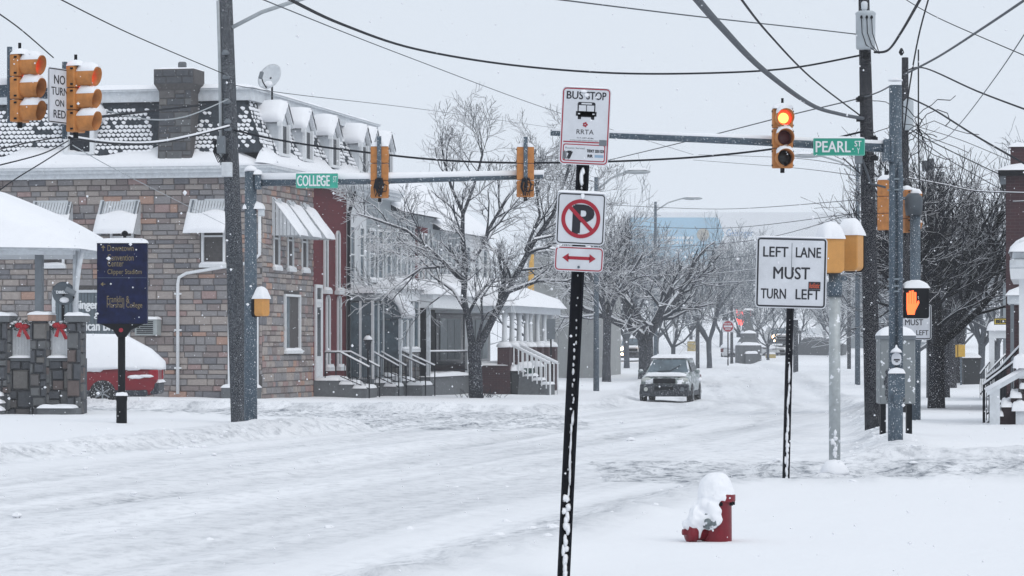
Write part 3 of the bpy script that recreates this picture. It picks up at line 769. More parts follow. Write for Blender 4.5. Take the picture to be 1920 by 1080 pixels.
# house with the bay window and curved awning
BH, w_ = row_house('bay_window_house', 11.605, 15.0, 'pale grey house with stone-based bay window and curved snowy awning', SIDEG)
mansard_front(BH, I4, 0, w_, rnd, lowcov); dormer(BH, I4, .7, 5); dormer(BH, I4, 2.6, 6)
for i, x in enumerate((.6, 1.7, 2.8)): window(BH, I4, x, 3.6, 5.3, .7, glass=GLASSL, seed=i)
q = MB(); q.bx(.9,3.3,-.95,0,-.7,1.2); bb = q.build('bay_base', MORTAR, BH)
q = MB()
for (x,z,a,c) in ashlar(rnd, .9, 3.3, -.3, 1.2, [], ls=(.2,.45)): q.cur = rnd.choices(range(6),(30,26,12,4,22,0))[0]; q.M = Matrix.Translation((x,-.95,z)); pebble(q,a-.01,c-.01,.03,rnd)
for (x,z,a,c) in ashlar(rnd, 0, .95, -.3, 1.2, [], ls=(.2,.45)): q.cur = rnd.choices(range(6),(30,26,12,4,22,0))[0]; q.M = Matrix.Translation((.9,0,0)) @ Matrix.Rotation(R(-90),4,'Z') @ Matrix.Translation((x,0,z)); pebble(q,a-.01,c-.01,.03,rnd)
q.M = I4; q.build('bay_stones', STONESD, bb)
q = MB(); q.bx(.85,3.35,-1.0,0,1.2,1.32); q.bx(.85,3.35,-1.0,0,2.9,3.3)
for x in (.9, 1.7, 2.5, 3.3): q.bx(x-.06,x+.06,-.98,-.86,1.32,2.9)
q.bx(.84,.96,-.55,-.43,1.32,2.9); q.bx(.84,.96,-.12,0,1.32,2.9); bw = q.build('bay_window', WHITE, BH)
for x0, x1 in ((.97,1.63),(1.77,2.43),(2.57,3.23)): q = MB(); q.bx(x0,x1,-.94,-.92,1.33,2.89); q.build('pane', GLASSL, bw)
for y0, y1 in ((-.85,-.56),(-.42,-.13)): q = MB(); q.bx(.89,.91,y0,y1,1.33,2.89); q.build('pane', GLASSL, bw)
q = MB(); q.snow(.7,3.5,-1.15,.05,3.3,.42,8,14,8,.1,1.5); q.build('snow', SNOW, bw, True); q = MB(); q.snow(.84,3.36,-1.03,-.88,1.31,.07,8,10,3); q.build('snow', SNOW, bw, True)
n = 10; q = MB(); s = MB()                                        # curved awning over the door
pr = [(-1.45*math.sin(R(90*k/n)), 3.25-.95*(1-math.cos(R(90*k/n)))) for k in range(n+1)]
q.prismx(pr+[(y, z-.05) for y, z in pr[::-1]], -1.0, .55); q.prismx(pr+[(0,2.3)], -.98, -.94); q.prismx(pr+[(0,2.3)], .47, .51); ao = q.build('curved_awning', SIDEB, BH)
s.prismx([(y*1.04, z+.13*(1-.2*math.sin(k))) for k, (y, z) in enumerate(pr)]+[(y, z+.003) for y, z in pr[::-1]], -1.08, .60); s.build('snow', SNOW, ao, True)
for x in (-.92, .46): q = MB(); q.bx(x-.04,x+.04,-1.42,-1.34,.0,2.3); q.build('porch_post', WHITED, BH)
q = MB(); q.bx(-.9,-.86,-1.3,-.1,1.0,2.25); q.build('porch_glazing', GLASSL, BH)
q = MB(); q.bx(.05,.75,-.06,0,.4,2.5); dq_ = q.build('door', GREYP, BH); q = MB(); q.bx(.15,.65,-.07,-.062,1.3,2.35); q.build('pane', GLASS, dq_)
stoop(BH, -.7, .7, 1.7, 3, .42, 6)
# house with the deep dark porch
DH, w_ = row_house('dark_porch_house', 15.005, 21.0, 'pale house with a dark porch on a raised deck behind the big tree', SIDEG, 6.0)
q = MB(); q.bx(3.2,4.9,-.04,0,3.4,5.6); q.build('brick_panel', BRICKR, DH)
for i, x in enumerate((.8, 2.2, 3.7, 4.5, 5.4)): window(DH, I4, x, 3.7, 5.4, .55, glass=GLASSL, y=-.041 if 3.2 < x < 4.9 else 0, seed=i)
def gable_roof(root, x0, x1, y0, y1, z, rise, m=SLATE, ov=.35, axis='x', snowt=.2, seed=0):
    b = MB(); sl = []; yc = (y0+y1)/2; xc = (x0+x1)/2
    if axis == 'x':
        b.prismx([(y0-ov,z),(y1+ov,z),(yc,z+rise)], x0-ov*.5, x1+ov*.5)
        for sgn, ye in ((1,y0-ov),(-1,y1+ov)):
            L_ = math.hypot(yc-ye, rise); s = MB(); sl.append(s); s.M = Matrix.Translation((0, yc, z+rise)) @ Matrix.Rotation(sgn*math.atan2(rise, abs(yc-ye)), 4, 'X')
            if sgn > 0: s.snow(x0-ov*.6,x1+ov*.6,-L_-.05,.04,.0,snowt,seed,16,8,.2,3)
            else: s.snow(x0-ov*.6,x1+ov*.6,-.04,L_+.05,.0,snowt,seed+1,16,8,.2,3)
    else:
        b.prism([(x0-ov,z),(x1+ov,z),(xc,z+rise)], y0-ov*.5, y1+ov*.5)
        for sgn, xe in ((1,x1+ov),(-1,x0-ov)):
            L_ = math.hypot(xe-xc, rise); s = MB(); sl.append(s); s.M = Matrix.Translation((xc, 0, z+rise)) @ Matrix.Rotation(sgn*math.atan2(rise, abs(xc-xe)), 4, 'Y')
            if sgn > 0: s.snow(-.04,L_+.05,y0-ov*.6,y1+ov*.6,.0,snowt,seed,10,14,.2,3)
            else: s.snow(-L_-.05,.04,y0-ov*.6,y1+ov*.6,.0,snowt,seed+1,10,14,.2,3)
    o = b.build('roof', m, root); [s.build('roof_snow', SNOW, o, True) for s in sl]; return o
gable_roof(DH, 0, w_, 0, 6, 6.0, 1.9, seed=3)
q = MB(); q.bx(.0,w_,-1.3,0,-.8,.35); dk_ = q.build('deck', CONC, DH); q = MB(); q.snow(-.05,w_,-1.38,-.7,.35,.15,3); q.build('snow', SNOW, dk_, True)
q = MB(); q.bx(-.1,w_+.1,-1.45,0,2.7,3.15); pr_ = q.build('porch_roof', WHITE, DH)
q = MB(); q.snow(-.2,w_+.15,-1.6,.0,3.15,.5,5,18,8,.15,2); q.build('snow', SNOW, pr_, True)
for x in (.08, w_-.08): q = MB(); q.bx(x-.06,x+.06,-1.3,-1.18,.35,2.7); q.build('porch_post', WHITED, DH)
q = MB(); q.bx(.05,w_-.05,-.05,-.01,.36,2.69); q.build('porch_wall', BLACKP, DH)  # dark porch interior: its shade put in as a black sheet
q = MB(); q.bx(.0,.03,-1.15,-.05,.36,2.69); q.build('porch_shade_sheet', BLACKP, DH)  # black sheet across the near end, painting the shaded interior
for k in range(5): q = MB(); x = .9+1.05*k; q.bx(x-.03,x+.03,-.09,-.06,.4,2.65); q.build('mullion', GREYP, DH)
q = MB(); s = MB()
for z in (.55, 1.2): q.tube([(.1,-1.25,z),(w_-.1,-1.25,z)], .022, 6)
for k in range(36): q.tube([(.2+.16*k,-1.25,.55),(.2+.16*k,-1.25,1.2)], .01, 4)
s.tube([(.1,-1.25,1.235),(w_-.1,-1.25,1.235)], .03, 6); qo = q.build('railing', IRON, DH); s.build('snow', SNOW, qo, True)
# last two houses of the terrace
def porch_house(name, t0, t1, label, wall, seed, rise=2.2, stairs=True):
    h, w_ = row_house(name, t0, t1, label, wall, 5.6)
    gable_roof(h, 0, w_, 0, 6, 5.6, rise, seed=seed)
    for i in range(3): window(h, I4, w_*(i+.6)/3.2, 3.7, 5.2, .8, glass=GLASSL, seed=i)
    q = MB(); q.bx(.2,w_-.2,-2.6,0,-.8,.7); dk = q.build('deck', BRICKD, h); q = MB(); q.snow(.1,w_-.1,-2.7,-1.2,.7,.14,seed); q.build('snow', SNOW, dk, True)
    q = MB(); q.frust((-.15,w_+.15,-3.0,0),2.85,(.6,w_-.6,-.5,0),3.75); q.bx(.0,w_,-2.85,0,2.6,2.85); pr = q.build('porch_roof', WHITED, h)
    q = MB()
    nx, ny = 18, 10; vs = []
    for j in range(ny+1):
        for i in range(nx+1):
            X = -.25+(w_+.5)*i/nx; Y = -3.12+3.12*j/ny
            e = min(1, (X+.25)/.8, (w_+.25-X)/.8, (Y+3.12)/2.4)
            rim = min(1, min((X+.25), (w_+.25-X), (Y+3.12))/.10)
            vs.append((X, Y, 2.84+.92*max(0, e)+.22*rim**.5*(1+.1*math.sin(X*3+Y*2))))
    q.add(vs, [(j*(nx+1)+i, j*(nx+1)+i+1, (j+1)*(nx+1)+i+1, (j+1)*(nx+1)+i) for j in range(ny) for i in range(nx)]); q.build('snow', SNOW, pr, True)
    n = 4
    for k in range(n):
        x = .35+(w_-.7)*k/(n-1)
        q = MB(); q.bx(x-.22,x+.22,-2.75,-2.31,-.5,1.35); c_ = q.build('pillar', BRICKD, h); q = MB(); q.blob((x,-2.53,1.36),(.30,.30,.22),k+seed,flat=0.0); q.build('snow', SNOW, c_, True)
        q = MB(); q.lathe([(.12,1.5),(.10,1.7),(.085,2.3),(.11,2.6)],12,(x,-2.53,0)); q.build('porch_column', WHITE, h, True)
    q = MB(); q.bx(.1,w_-.1,-.06,-.01,.7,2.6); q.build('porch_wall', GLASS, h)
    for k in range(3): q = MB(); x = .6+(w_-1.2)*(k+.5)/3; q.bx(x-.5,x+.5,-.10,-.062,.9,2.4); q.build('window', CURTAIN, h)
    q = MB(); s = MB()
    for z in (.85, 1.45): q.bx(1.9,w_-.4,-2.56,-2.50,z,z+.06)
    for k in range(int((w_-2.3)/.16)): q.bx(1.95+.16*k,1.99+.16*k,-2.55,-2.51,.85,1.45)
    s.tube([(1.9,-2.53,1.54),(w_-.4,-2.53,1.54)], .05, 6); qo = q.build('railing', WHITE, h); s.build('snow', SNOW, qo, True)
    if not stairs: return h
    XA, XB = .4, 1.7
    q = MB(); s = MB()
    for k in range(5): q.bx(XA,XB,-2.6-.3*(k+1),-2.6-.3*k+.02,-.8,.62-.15*k); s.snow(XA-.02,XB+.02,-2.63-.3*(k+1),-2.6-.3*k,.61-.15*k,.1,k,6,4)
    qo = q.build('steps', CONC, h); s.build('snow', SNOW, qo, True)
    for x in (XA-.05, XB+.05):
        q = MB(); s = MB()
        q.tube([(x,-2.6,1.5),(x,-4.2,.75),(x,-4.2,-.5)], .035, 6); s.tube([(x,-2.6,1.55),(x,-4.2,.80)], .045, 6)
        for k in range(9): q.bx(x-.02,x+.02,-2.7-.17*k-.02,-2.7-.17*k+.02,.55-.085*k,1.45-.08*k)
        qo = q.build('stair_railing', WHITE, h); s.build('snow', SNOW, qo, True)
    return h
porch_house('brick_pillar_house', 21.005, 25.5, 'pale house whose white porch columns stand on snow-topped brick pillars', SIDEG, 3)
H6 = porch_house('hipped_porch_house', 25.505, 30.2, 'last pale house of the terrace, hipped porch roof under deep snow', SIDEW, 6, stairs=False)
q = MB(); q.prism([(4.6,2.9),(5.6,2.7),(5.6,5.0),(5.2,4.7)], -1.6, -1.5); q.build('yellow_banner', mat('yellow_cloth', (.62,.36,.08), .7), H6)
# stucco end wall beyond the terrace
sp_ = W(1088, 700, 138); GB = thing('grey_stucco_building', (sp_.x, 138, -.4), R(-10), 'plain grey stucco building end wall past the terrace', 'building')
q = MB(); q.bx(-2.6,.75,0,9,-.5,6.2); q.build('wall', mat('grey_stucco', (.30,.31,.31), .9, var=.12, scale=2, bump=.2), GB)
q = MB(); q.bx(-2.7,.85,-.1,9.1,6.2,6.4); q.build('coping', CONC, GB); q = MB(); q.snow(-2.75,.9,-.15,9.1,6.4,.25,2); q.build('roof_snow', SNOW, GB, True)

# ---------------------------------------------------------------- stone porch at the left edge
def SP(px, py, Y=57.0): return W(px, py, Y)
PO = thing('stone_porch', (SP(0,775).x, 57.0, 0), R(-4), 'rough stone porch with balustrades, garlands and a deep snowy roof', 'porch')
s_ = F/57.0; xx = lambda px: px/s_; zz = lambda py: EYE-(py-645)/s_
PW = mat('porch_mortar', (.07,.075,.085), .95, var=.2)
rnd = random.Random(21)
b = MB(); b.bx(-4,xx(155),.06,.5,-.3,zz(672)); b.build('parapet', PW, PO)
dark = (34,10,14,5,36,1)
stp = [(x, z, a, c) for (x, z, a, c) in ashlar(rnd, -.6, xx(150), -.10, zz(676), [], hs=(.28,.36,.42), ls=(.16,.36))]
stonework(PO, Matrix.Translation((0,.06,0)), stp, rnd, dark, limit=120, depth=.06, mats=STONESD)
for (p0, p1, ty) in ((-14,18,590),(60,92,588),(130,157,590)):
    q = MB(); q.bx(xx(p0)+.03,xx(p1)-.03,-.10,.45,-.2,zz(ty+14)); pl = q.build('pillar', PW, PO)
    st = ashlar(rnd, xx(p0), xx(p1), -.12, zz(ty+14), [], hs=(.2,.27,.34), ls=(.14,.30)); q = MB()
    for (x,z,a,c) in st: q.cur = rnd.choices(range(6), dark)[0]; q.M = Matrix.Translation((x,-.10,z)); pebble(q,a-.015,c-.015,.06,rnd)
    st = ashlar(rnd, 0, .5, -.12, zz(ty+14), [], hs=(.2,.27,.34), ls=(.2,.35))
    for (x,z,a,c) in st: q.cur = rnd.choices(range(6), dark)[0]; q.M = Matrix.Translation((xx(p1)-.03,-.06,z)) @ Matrix.Rotation(R(90),4,'Z'); pebble(q,a-.015,c-.015,.05,rnd)
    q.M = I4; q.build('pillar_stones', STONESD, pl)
    q = MB(); q.bx(xx(p0)-.04,xx(p1)+.04,-.18,.5,zz(ty+14),zz(ty+2)); q.build('cap', STONES[5] if p0 == 60 else CONC, pl, bevel=.01)
    q = MB(); q.snow(xx(p0)-.05,xx(p1)+.05,-.19,.5,zz(ty+2)-.004,.07,p0+20); q.build('snow', SNOW, pl, True)
for (p0, p1) in ((20,60),(92,131)):
    q = MB(); q.bx(xx(p0),xx(p1),-.02,.5,zz(677),zz(670)); led = q.build('ledge', CONC, PO); q = MB(); q.snow(xx(p0)-.02,xx(p1)+.02,-.08,.5,zz(671),.06,p0); q.build('snow', SNOW, led, True)
    q = MB(); q.bx(xx(p0),xx(p1),.14,.20,zz(668),zz(665)); q.bx(xx(p0),xx(p1),.14,.20,zz(617),zz(613)); n = 14
    for k in range(n): x = xx(p0)+(xx(p1)-xx(p0))*(k+.5)/n; q.bx(x-.010,x+.010,.155,.185,zz(666),zz(616))
    q.build('balustrade', WHITE, PO)
    g = MB(); gr = random.Random(p0); sn = MB()
    for k in range(120):
        f = gr.random(); x = xx(p0)+(xx(p1)-xx(p0))*f; z = zz(607)-.06*math.sin(f*math.pi)+gr.gauss(0,.035)
        g.tube([(x,.05+gr.gauss(0,.03),z),(x+gr.gauss(0,.06),.05+gr.gauss(0,.05),z+gr.gauss(0,.05))], .008, 3)
        if k % 5 == 0: sn.blob((x,.03,z+.03),(.045,.03,.025),k,6,4)
    go = g.build('garland', mat('fir_green', (.012,.03,.028), .8), PO); sn.build('snow', SNOW, go, True)
    q = MB(); x = xx(p0)+(xx(p1)-xx(p0))*.55; z = zz(612)
    q.blob((x-.06,-.02,z+.02),(.09,.04,.06),1); q.blob((x+.07,-.02,z),(.09,.04,.055),2); q.blob((x,-.05,z),(.04,.04,.04),3)
    q.add([(x-.02,-.03,z),(x+.04,-.03,z),(x+.20,-.06,z-.26),(x+.12,-.05,z-.28),(x+.1,-.02,z-.26)],[(0,1,2,4,3)]); q.add([(x-.03,-.03,z),(x+.02,-.03,z),(x-.02,-.06,z-.22),(x-.10,-.05,z-.2)],[(0,1,2,3)])
    q.build('red_bow', mat('red_ribbon', (.38,.01,.02), .6), PO, True)
q = MB(); q.bx(xx(85),xx(156),-.62,.0,-.3,zz(764)); kb = q.build('kerb_stone', CONC, PO); q = MB(); q.snow(xx(84),xx(152),-.66,-.08,zz(764),.07,2); q.build('snow', SNOW, kb, True)
q = MB()
for k in range(3): q.bx(-1.5,xx(24-7*k),-.95+.3*k,-.6+.3*k,-.3,zz(768-13*k))
so = q.build('steps', CONC, PO); q = MB()
for k in range(3): q.snow(-1.5,xx(26-7*k),-.98+.3*k,-.6+.3*k,zz(768-13*k),.14,k,12,5)
q.build('snow', SNOW, so, True)
# roof, its posts and snow
q = MB(); q.bx(-4,xx(150),-.35,3.2,zz(470),zz(462)); q.bx(-4,xx(140),-.2,3.0,zz(478),zz(470)); rf = q.build('porch_roof', WHITED, PO)
nx, ny = 30, 16; vs = []; q = MB()
for j in range(ny+1):
    for i in range(nx+1):
        X = -4+(xx(163)+4)*i/nx; Y = -.48+3.8*j/ny
        e = min((xx(163)-X)/xx(150), 1.6); f = min(1, (Y+.48)/1.1)
        h = .02+.95*max(0, e)**.72*(.28+.72*f**.6)
        vs.append((X, Y, zz(468)+h*min(1, 6*min(Y+.48+.02, xx(163)-X+.02))))
q.add(vs, [(j*(nx+1)+i, j*(nx+1)+i+1, (j+1)*(nx+1)+i+1, (j+1)*(nx+1)+i) for j in range(ny) for i in range(nx)]); q.build('snow', SNOW, rf, True)
q = MB(); q.bx(xx(65),xx(78),.05,.25,zz(588),zz(478)); q.build('porch_post', GREYP, PO)
q = MB(); q.tube([(xx(153),.15,zz(470)),(xx(147),.15,zz(500)),(xx(142),.15,zz(540)),(xx(140),.15,zz(592))], .05, 8); q.bx(xx(134),xx(142),.2,.35,zz(592),zz(470)); q.build('curved_post', WHITED, PO, True)
pw = SP(112, 600, 56.9); dish('porch_satellite_dish', (pw.x+.05, 57.05, zz(600)), R(18), 20, .235, 'dark satellite dish with arm mounted on the stone porch', mat('dish_grey', (.075,.095,.115), .5), .52, 'DIRECTV', 62)

# ================================================================ SIGNS AND SIGNALS
def panel(root, name, cx, cz, w, h, m, y=-.04, r=.03, th=.006):
    b = MB(); b.prism(round_rect(w, h, r, 4, cx, cz), y, y+th); return b.build(name, m, root)
def border(root, cx, cz, w, h, inset, lw, m, y, r=.03):
    b = MB(); ring(b, round_rect(w-2*inset, h-2*inset, max(.006, r-inset), 4, cx, cz), round_rect(w-2*inset-2*lw, h-2*inset-2*lw, max(.004, r-inset-lw), 4, cx, cz), y); return b.build('border', m, root)
def letters(root, items, m, y, name='lettering'):
    """one part for each line of writing"""
    for (txt, x0, x1, z0, z1, bold) in items:
        b = MB(); put_text(b, txt, x0, x1, z0, z1, y, bold); b.build(name, m, root)
def base_at(px, py, Y): 
    p = W(px, py, Y); return (p.x, Y, p.z)
def caked(mb, x, y, z0, z1, w, seed, n=14, d=.018):
    rnd = random.Random(seed)
    for k in range(n):
        z = z0+(z1-z0)*(k+rnd.random())/n; mb.blob((x+rnd.gauss(0, w*.25), y, z), (w*rnd.uniform(.35,.7), d, (z1-z0)/n*rnd.uniform(.6,1.3)), seed+k, 7, 5, .25)

# bus stop / no parking post
bp_ = base_at(1056, 1078, 17.8); k_ = F/17.8
BP = thing('bus_stop_post', (bp_[0], bp_[1], bp_[2]-.06), 0, 'leaning black perforated post carrying bus stop and no parking signs', 'sign post', ry=math.atan2(36, 768))
zz = lambda py: (1078-py)/k_+.06
b = MB(); b.bx(-.040,.040,0,.012,-.25,zz(170)); b.bx(-.040,-.028,-.035,.0,-.25,zz(170)); b.bx(.028,.040,-.035,.0,-.25,zz(170)); b.build('post', BLACK, BP)
b = MB(); rnd = random.Random(2)
for py in list(range(325, 360, 9))+list(range(516, 900, 14)):
    if rnd.random() < .8: s = rnd.uniform(.004,.008); b.blob((rnd.gauss(.004,.004), -.004, zz(py)), (s,.008,s*rnd.uniform(1,1.8)), py, 7, 4, .2)
for py in range(670, 760, 26): s = rnd.uniform(.006,.010); b.blob((rnd.gauss(0,.006), -.006, zz(py)), (s,.012,s*2.2), py+1, 7, 5, .3)
caked(b, .008, -.012, zz(930), zz(770), .014, 50, 10); caked(b, 0, -.02, zz(1078), zz(925), .032, 90, 16, .02); caked(b, .0, -.02, zz(350), zz(316), .018, 20, 3)
b.build('caked_snow', SNOW, BP, True)['kind'] = 'stuff'
cx, cz, w, h = .002, (zz(164)+zz(309))/2, 92/k_, 145/k_
o = panel(BP, 'bus_stop_sign', cx, cz, w, h, SIGNW); border(o, cx, cz, w, h, .006, .007, SIGNR, -.0412)
x0, x1 = cx-w/2, cx+w/2; zt = cz+h/2; zf = lambda f: zt-h*f; xf = lambda f: x0+w*f
b = MB(); b.bx(xf(.07),xf(.93),-.0414,-.041,zf(.715),zf(.700)); b.prism(round_rect(w*.86, h*.22, .012, 3, cx, zf(.845)), -.0412, -.041); b.build('red_band', SIGNR, o)
b = MB(); b.prism(round_rect(w*.82, h*.195, .010, 3, cx, zf(.845)), -.0416, -.0413); b.build('route_panel', SIGNW, o)
letters(o, [('BUS', xf(.10), xf(.43), zf(.155), zf(.055), .004), ('STOP', xf(.50), xf(.90), zf(.155), zf(.055), .004), ('RRTA', xf(.33), xf(.68), zf(.605), zf(.545), .0), ('717-397-4246', xf(.34), xf(.68), zf(.665), zf(.645), 0), ('www.redrosetransit.com', xf(.2), xf(.78), zf(.692), zf(.675), 0)], SIGNK, -.0412)
letters(o, [('Routes Served:', xf(.12), xf(.52), zf(.80), zf(.775), .0), ('17', xf(.10), xf(.25), zf(.93), zf(.835), .03), ('TEXT 321123', xf(.56), xf(.90), zf(.835), zf(.80), .02), ('RR', xf(.58), xf(.68), zf(.90), zf(.865), .02)], SIGNK, -.0419)
b = MB(); b.bx(xf(.80),xf(.95),-.0417,-.0414,zf(.745),zf(.67)); b.build('grey_patch', GREYP, o)
b = MB(); b.bx(xf(.72),xf(.90),-.0421,-.0418,zf(.90),zf(.865)); b.build('blue_patch', mat('pale_blue_print', (.25,.36,.48), .5), o)
b = MB(); bx0, bx1, bz0, bz1 = xf(.30), xf(.72), zf(.40), zf(.19)          # bus pictogram
bw, bh = bx1-bx0, bz1-bz0
b.prism(round_rect(bw*.86, bh*.92, .012, 3, (bx0+bx1)/2, bz0+bh*.54), -.0414, -.041); b.bx(bx0,bx1,-.0414,-.041,bz0+bh*.14,bz0+bh*.42)
for f in (.10, .74): b.bx(bx0+bw*f, bx0+bw*(f+.16), -.0414, -.041, bz0-bh*.06, bz0+bh*.14)
b.build('bus_pictogram', SIGNK, o)
b = MB()
for f in (.13, .52): b.bx(bx0+bw*f, bx0+bw*(f+.35), -.0419, -.0416, bz0+bh*.44, bz0+bh*.80)
b.bx(bx0+bw*.25, bx0+bw*.75, -.0419, -.0416, bz0+bh*.86, bz0+bh*.95)
for f in (.10, .80): b.bx(bx0+bw*f, bx0+bw*(f+.10), -.0419, -.0416, bz0+bh*.24, bz0+bh*.31)
b.build('bus_windows', SIGNW, o)
b = MB()
for a in range(0, 360, 72): b.box((cx+.010*math.cos(R(a)), -.0414, zf(.48)+.010*math.sin(R(a))), (.012,.0004,.010), ry=R(a))
b.build('rose_emblem', SIGNR, o)
b = MB(); b.blob((cx-.02,-.043,zf(.05)), (.022,.006,.010), 3); b.blob((cx+.0,-.043,zf(.10)), (.015,.006,.012), 4); b.snow(x0,x1,-.045,-.030,zt-.002,.008,3,16,3); b.build('snow', SNOW, o, True)
# no parking + arrow
cz, h = (zz(361)+zz(459))/2, 98/k_
o = panel(BP, 'no_parking_sign', cx, cz, w, h, SIGNW); border(o, cx, cz, w, h, .008, .007, SIGNK, -.0412)
b = MB(); put_text(b, 'P', cx-.040, cx+.072, cz-.090, cz+.082, -.0412, .012); b.build('letter', SIGNK, o)
b = MB(); n = 40; ro, ri = .122, .098
circ = lambda r: [(cx+r*math.cos(2*math.pi*k/n), cz+r*math.sin(2*math.pi*k/n)) for k in range(n)]
ring(b, circ(ro), circ(ri), -.0426); b.box((cx,-.0427,cz), (ri*2,.0003,.024), ry=R(45)); b.build('red_circle', SIGNR, o)
b = MB(); b.snow(x0,x1,-.05,-.028,cz+h/2-.003,.016,8,18,3,.5); b.blob((cx+.005,-.042,cz+h/2-.02),(.012,.006,.022),2); b.build('snow', SNOW, o, True)
cz, h = (zz(462)+zz(509))/2, 47/k_
o = panel(BP, 'arrow_sign', cx, cz, w, h, SIGNW); border(o, cx, cz, w, h, .006, .007, SIGNR, -.0412)
b = MB(); b.bx(cx-.07,cx+.07,-.0414,-.041,cz-.012+.008,cz+.012+.004)
for sx in (-1, 1): b.add([(cx+sx*.105,-.0414,cz+.006),(cx+sx*.065,-.0414,cz+.034),(cx+sx*.065,-.0414,cz-.022)], [(0,1,2)])
b.build('double_arrow', SIGNR, o)
b = MB(); b.lathe([(.008,0),(.008,.004)],10); bo = b.build('bolt', STEEL, o); bo.matrix_local = Matrix.Translation((cx,-.043,cz-.05)) @ Matrix.Rotation(R(90),4,'X')

# left lane must turn left
def lane_sign(name, px, pyb, Y, wpx, top, label, post_m, full=True, postw=.075):
    q = base_at(px, pyb, Y); k = F/Y; z = lambda py: (pyb-py)/k+.05
    t = thing(name, (q[0], q[1], q[2]-.05), 0, label, 'sign post', ry=math.atan2(8, 326) if full else 0)
    b = MB(); b.bx(-postw/2,postw/2,0,.014,-.3,z(top+6)); b.bx(-postw/2,-postw/2+.014,-.03,0,-.3,z(top+6)); b.bx(postw/2-.014,postw/2,-.03,0,-.3,z(top+6)); b.build('post', post_m, t)
    w = wpx/k; cz = z(top)-w/2; o = panel(t, 'lane_sign', 0, cz, w, w, SIGNW, r=.045); border(o, 0, cz, w, w, .012, .018, SIGNK, -.0415, .045)
    X = lambda f: -w/2+w*f; Z = lambda f: cz+w/2-w*f
    letters(o, [('LEFT', X(.10), X(.45), Z(.28), Z(.14), .004), ('LANE', X(.56), X(.91), Z(.28), Z(.14), .004), ('MUST', X(.25), X(.76), Z(.59), Z(.42), .004), ('TURN', X(.08), X(.43), Z(.87), Z(.73), .004), ('LEFT', X(.57), X(.91), Z(.87), Z(.73), .004)], SIGNK, -.0415)
    return t, o, X, Z, z
LS, o, X, Z, zl = lane_sign('lane_sign_post', 1473, 908, 30.5, 133, 445, 'large white left lane must turn left sign on black post', BLACK)
b = MB(); b.bx(X(.745),X(.915),-.0424,-.0418,Z(.725),Z(.62)); so = b.build('sticker', SIGNK, o)
b = MB(); put_text(b, 'holistic', X(.755), X(.905), Z(.71), Z(.635), -.0427, 0, .35); b.build('scribble', mat('orange_ink', (.75,.12,.04), .5), so)
b = MB(); b.bx(X(.497),X(.505),-.0418,-.0416,Z(.6),Z(.08)); b.build('centre_seam', GREYP, o)
b = MB(); rnd = random.Random(4)
for k in range(24): b.blob((rnd.gauss(.0,.003), -.003, zl(600+9*k)), (.004,.006,.005), k, 6, 4, .2)
caked(b, .008, -.012, zl(800), zl(690), .022, 5, 8); caked(b, 0, -.018, zl(910), zl(800), .034, 15, 13, .022); b.build('caked_snow', SNOW, LS, True)['kind'] = 'stuff'
b = MB(); b.snow(X(0),X(1),-.05,-.03,Z(0)-.003,.012,8,24,3,.5); b.build('snow', SNOW, o, True)
# hydrant
q = base_at(1344, 1018, 21.0)
HY = thing('fire_hydrant', (q[0], q[1], q[2]-.02), 0, 'red fire hydrant half buried and capped with snow', 'fire hydrant')
b = MB(); b.lathe([(.105,-.3),(.105,.0),(.112,.02),(.110,.32),(.118,.325)], 24); b.build('barrel', REDP, HY, True)
b = MB(); b.lathe([(.135,.325),(.138,.335),(.138,.375),(.128,.385),(.118,.41),(.095,.45),(.05,.475),(.03,.48),(.03,.51),(.0,.512)], 24); b.build('bonnet', REDP, HY, True)
b = MB()
for k in range(8): a = R(45*k+10); b.lathe([(.013,0),(.013,.03)], 6, (.125*math.cos(a), .125*math.sin(a), .30))
b.build('flange_bolts', BLACKP, HY)
def nozzle(ang, r, L_, z, cap):
    Mn = Matrix.Translation((0,0,z)) @ Matrix.Rotation(R(ang),4,'Z') @ Matrix.Rotation(R(90),4,'X')
    b = MB(Mn); b.lathe([(r*.85,.08),(r*.85,L_-.05),(r*1.08,L_-.05),(r*1.08,L_),(r*.9,L_+.012),(.022,L_+.014),(.022,L_+.045),(0,L_+.046)], 16); b.build('nozzle', cap, HY, True)
nozzle(-72, .075, .225, .105, REDP); nozzle(-24, .062, .165, .19, mat('weathered_silver_cap', (.16,.19,.20), .5, .2, var=.4, scale=30, snow=.3))
b = MB(); b.blob((-.008,0,.375),(.138,.140,.175),3,28,16,.07,flat=-.02); b.blob((-.135,-.06,.20),(.085,.10,.115),5,24,14,.32); b.blob((-.19,-.06,.155),(.075,.07,.05),8,16,10,.35); b.blob((-.035,-.135,.25),(.062,.05,.075),9,18,12,.3); b.blob((-.02,-.15,.20),(.055,.035,.05),19,14,8,.15); b.blob((-.09,-.09,.30),(.06,.05,.065),12,12,8,.2)
rnd = random.Random(8)
for k in range(26): a = rnd.uniform(-3.0,-1.1); b.blob((.125*math.cos(a),.125*math.sin(a),rnd.uniform(.31,.40)),(rnd.uniform(.015,.04),.025,rnd.uniform(.015,.035)),k,7,5,.3)
b.blob((.08,-.12,-.01),(.07,.05,.05),2); hs_ = b.build('snow', SNOWF, HY, True)
md = hs_.modifiers.new('fuse', 'REMESH'); md.mode = 'VOXEL'; md.voxel_size = .008; md.use_smooth_shade = True
md = hs_.modifiers.new('settle', 'SMOOTH'); md.factor = .5; md.iterations = 7

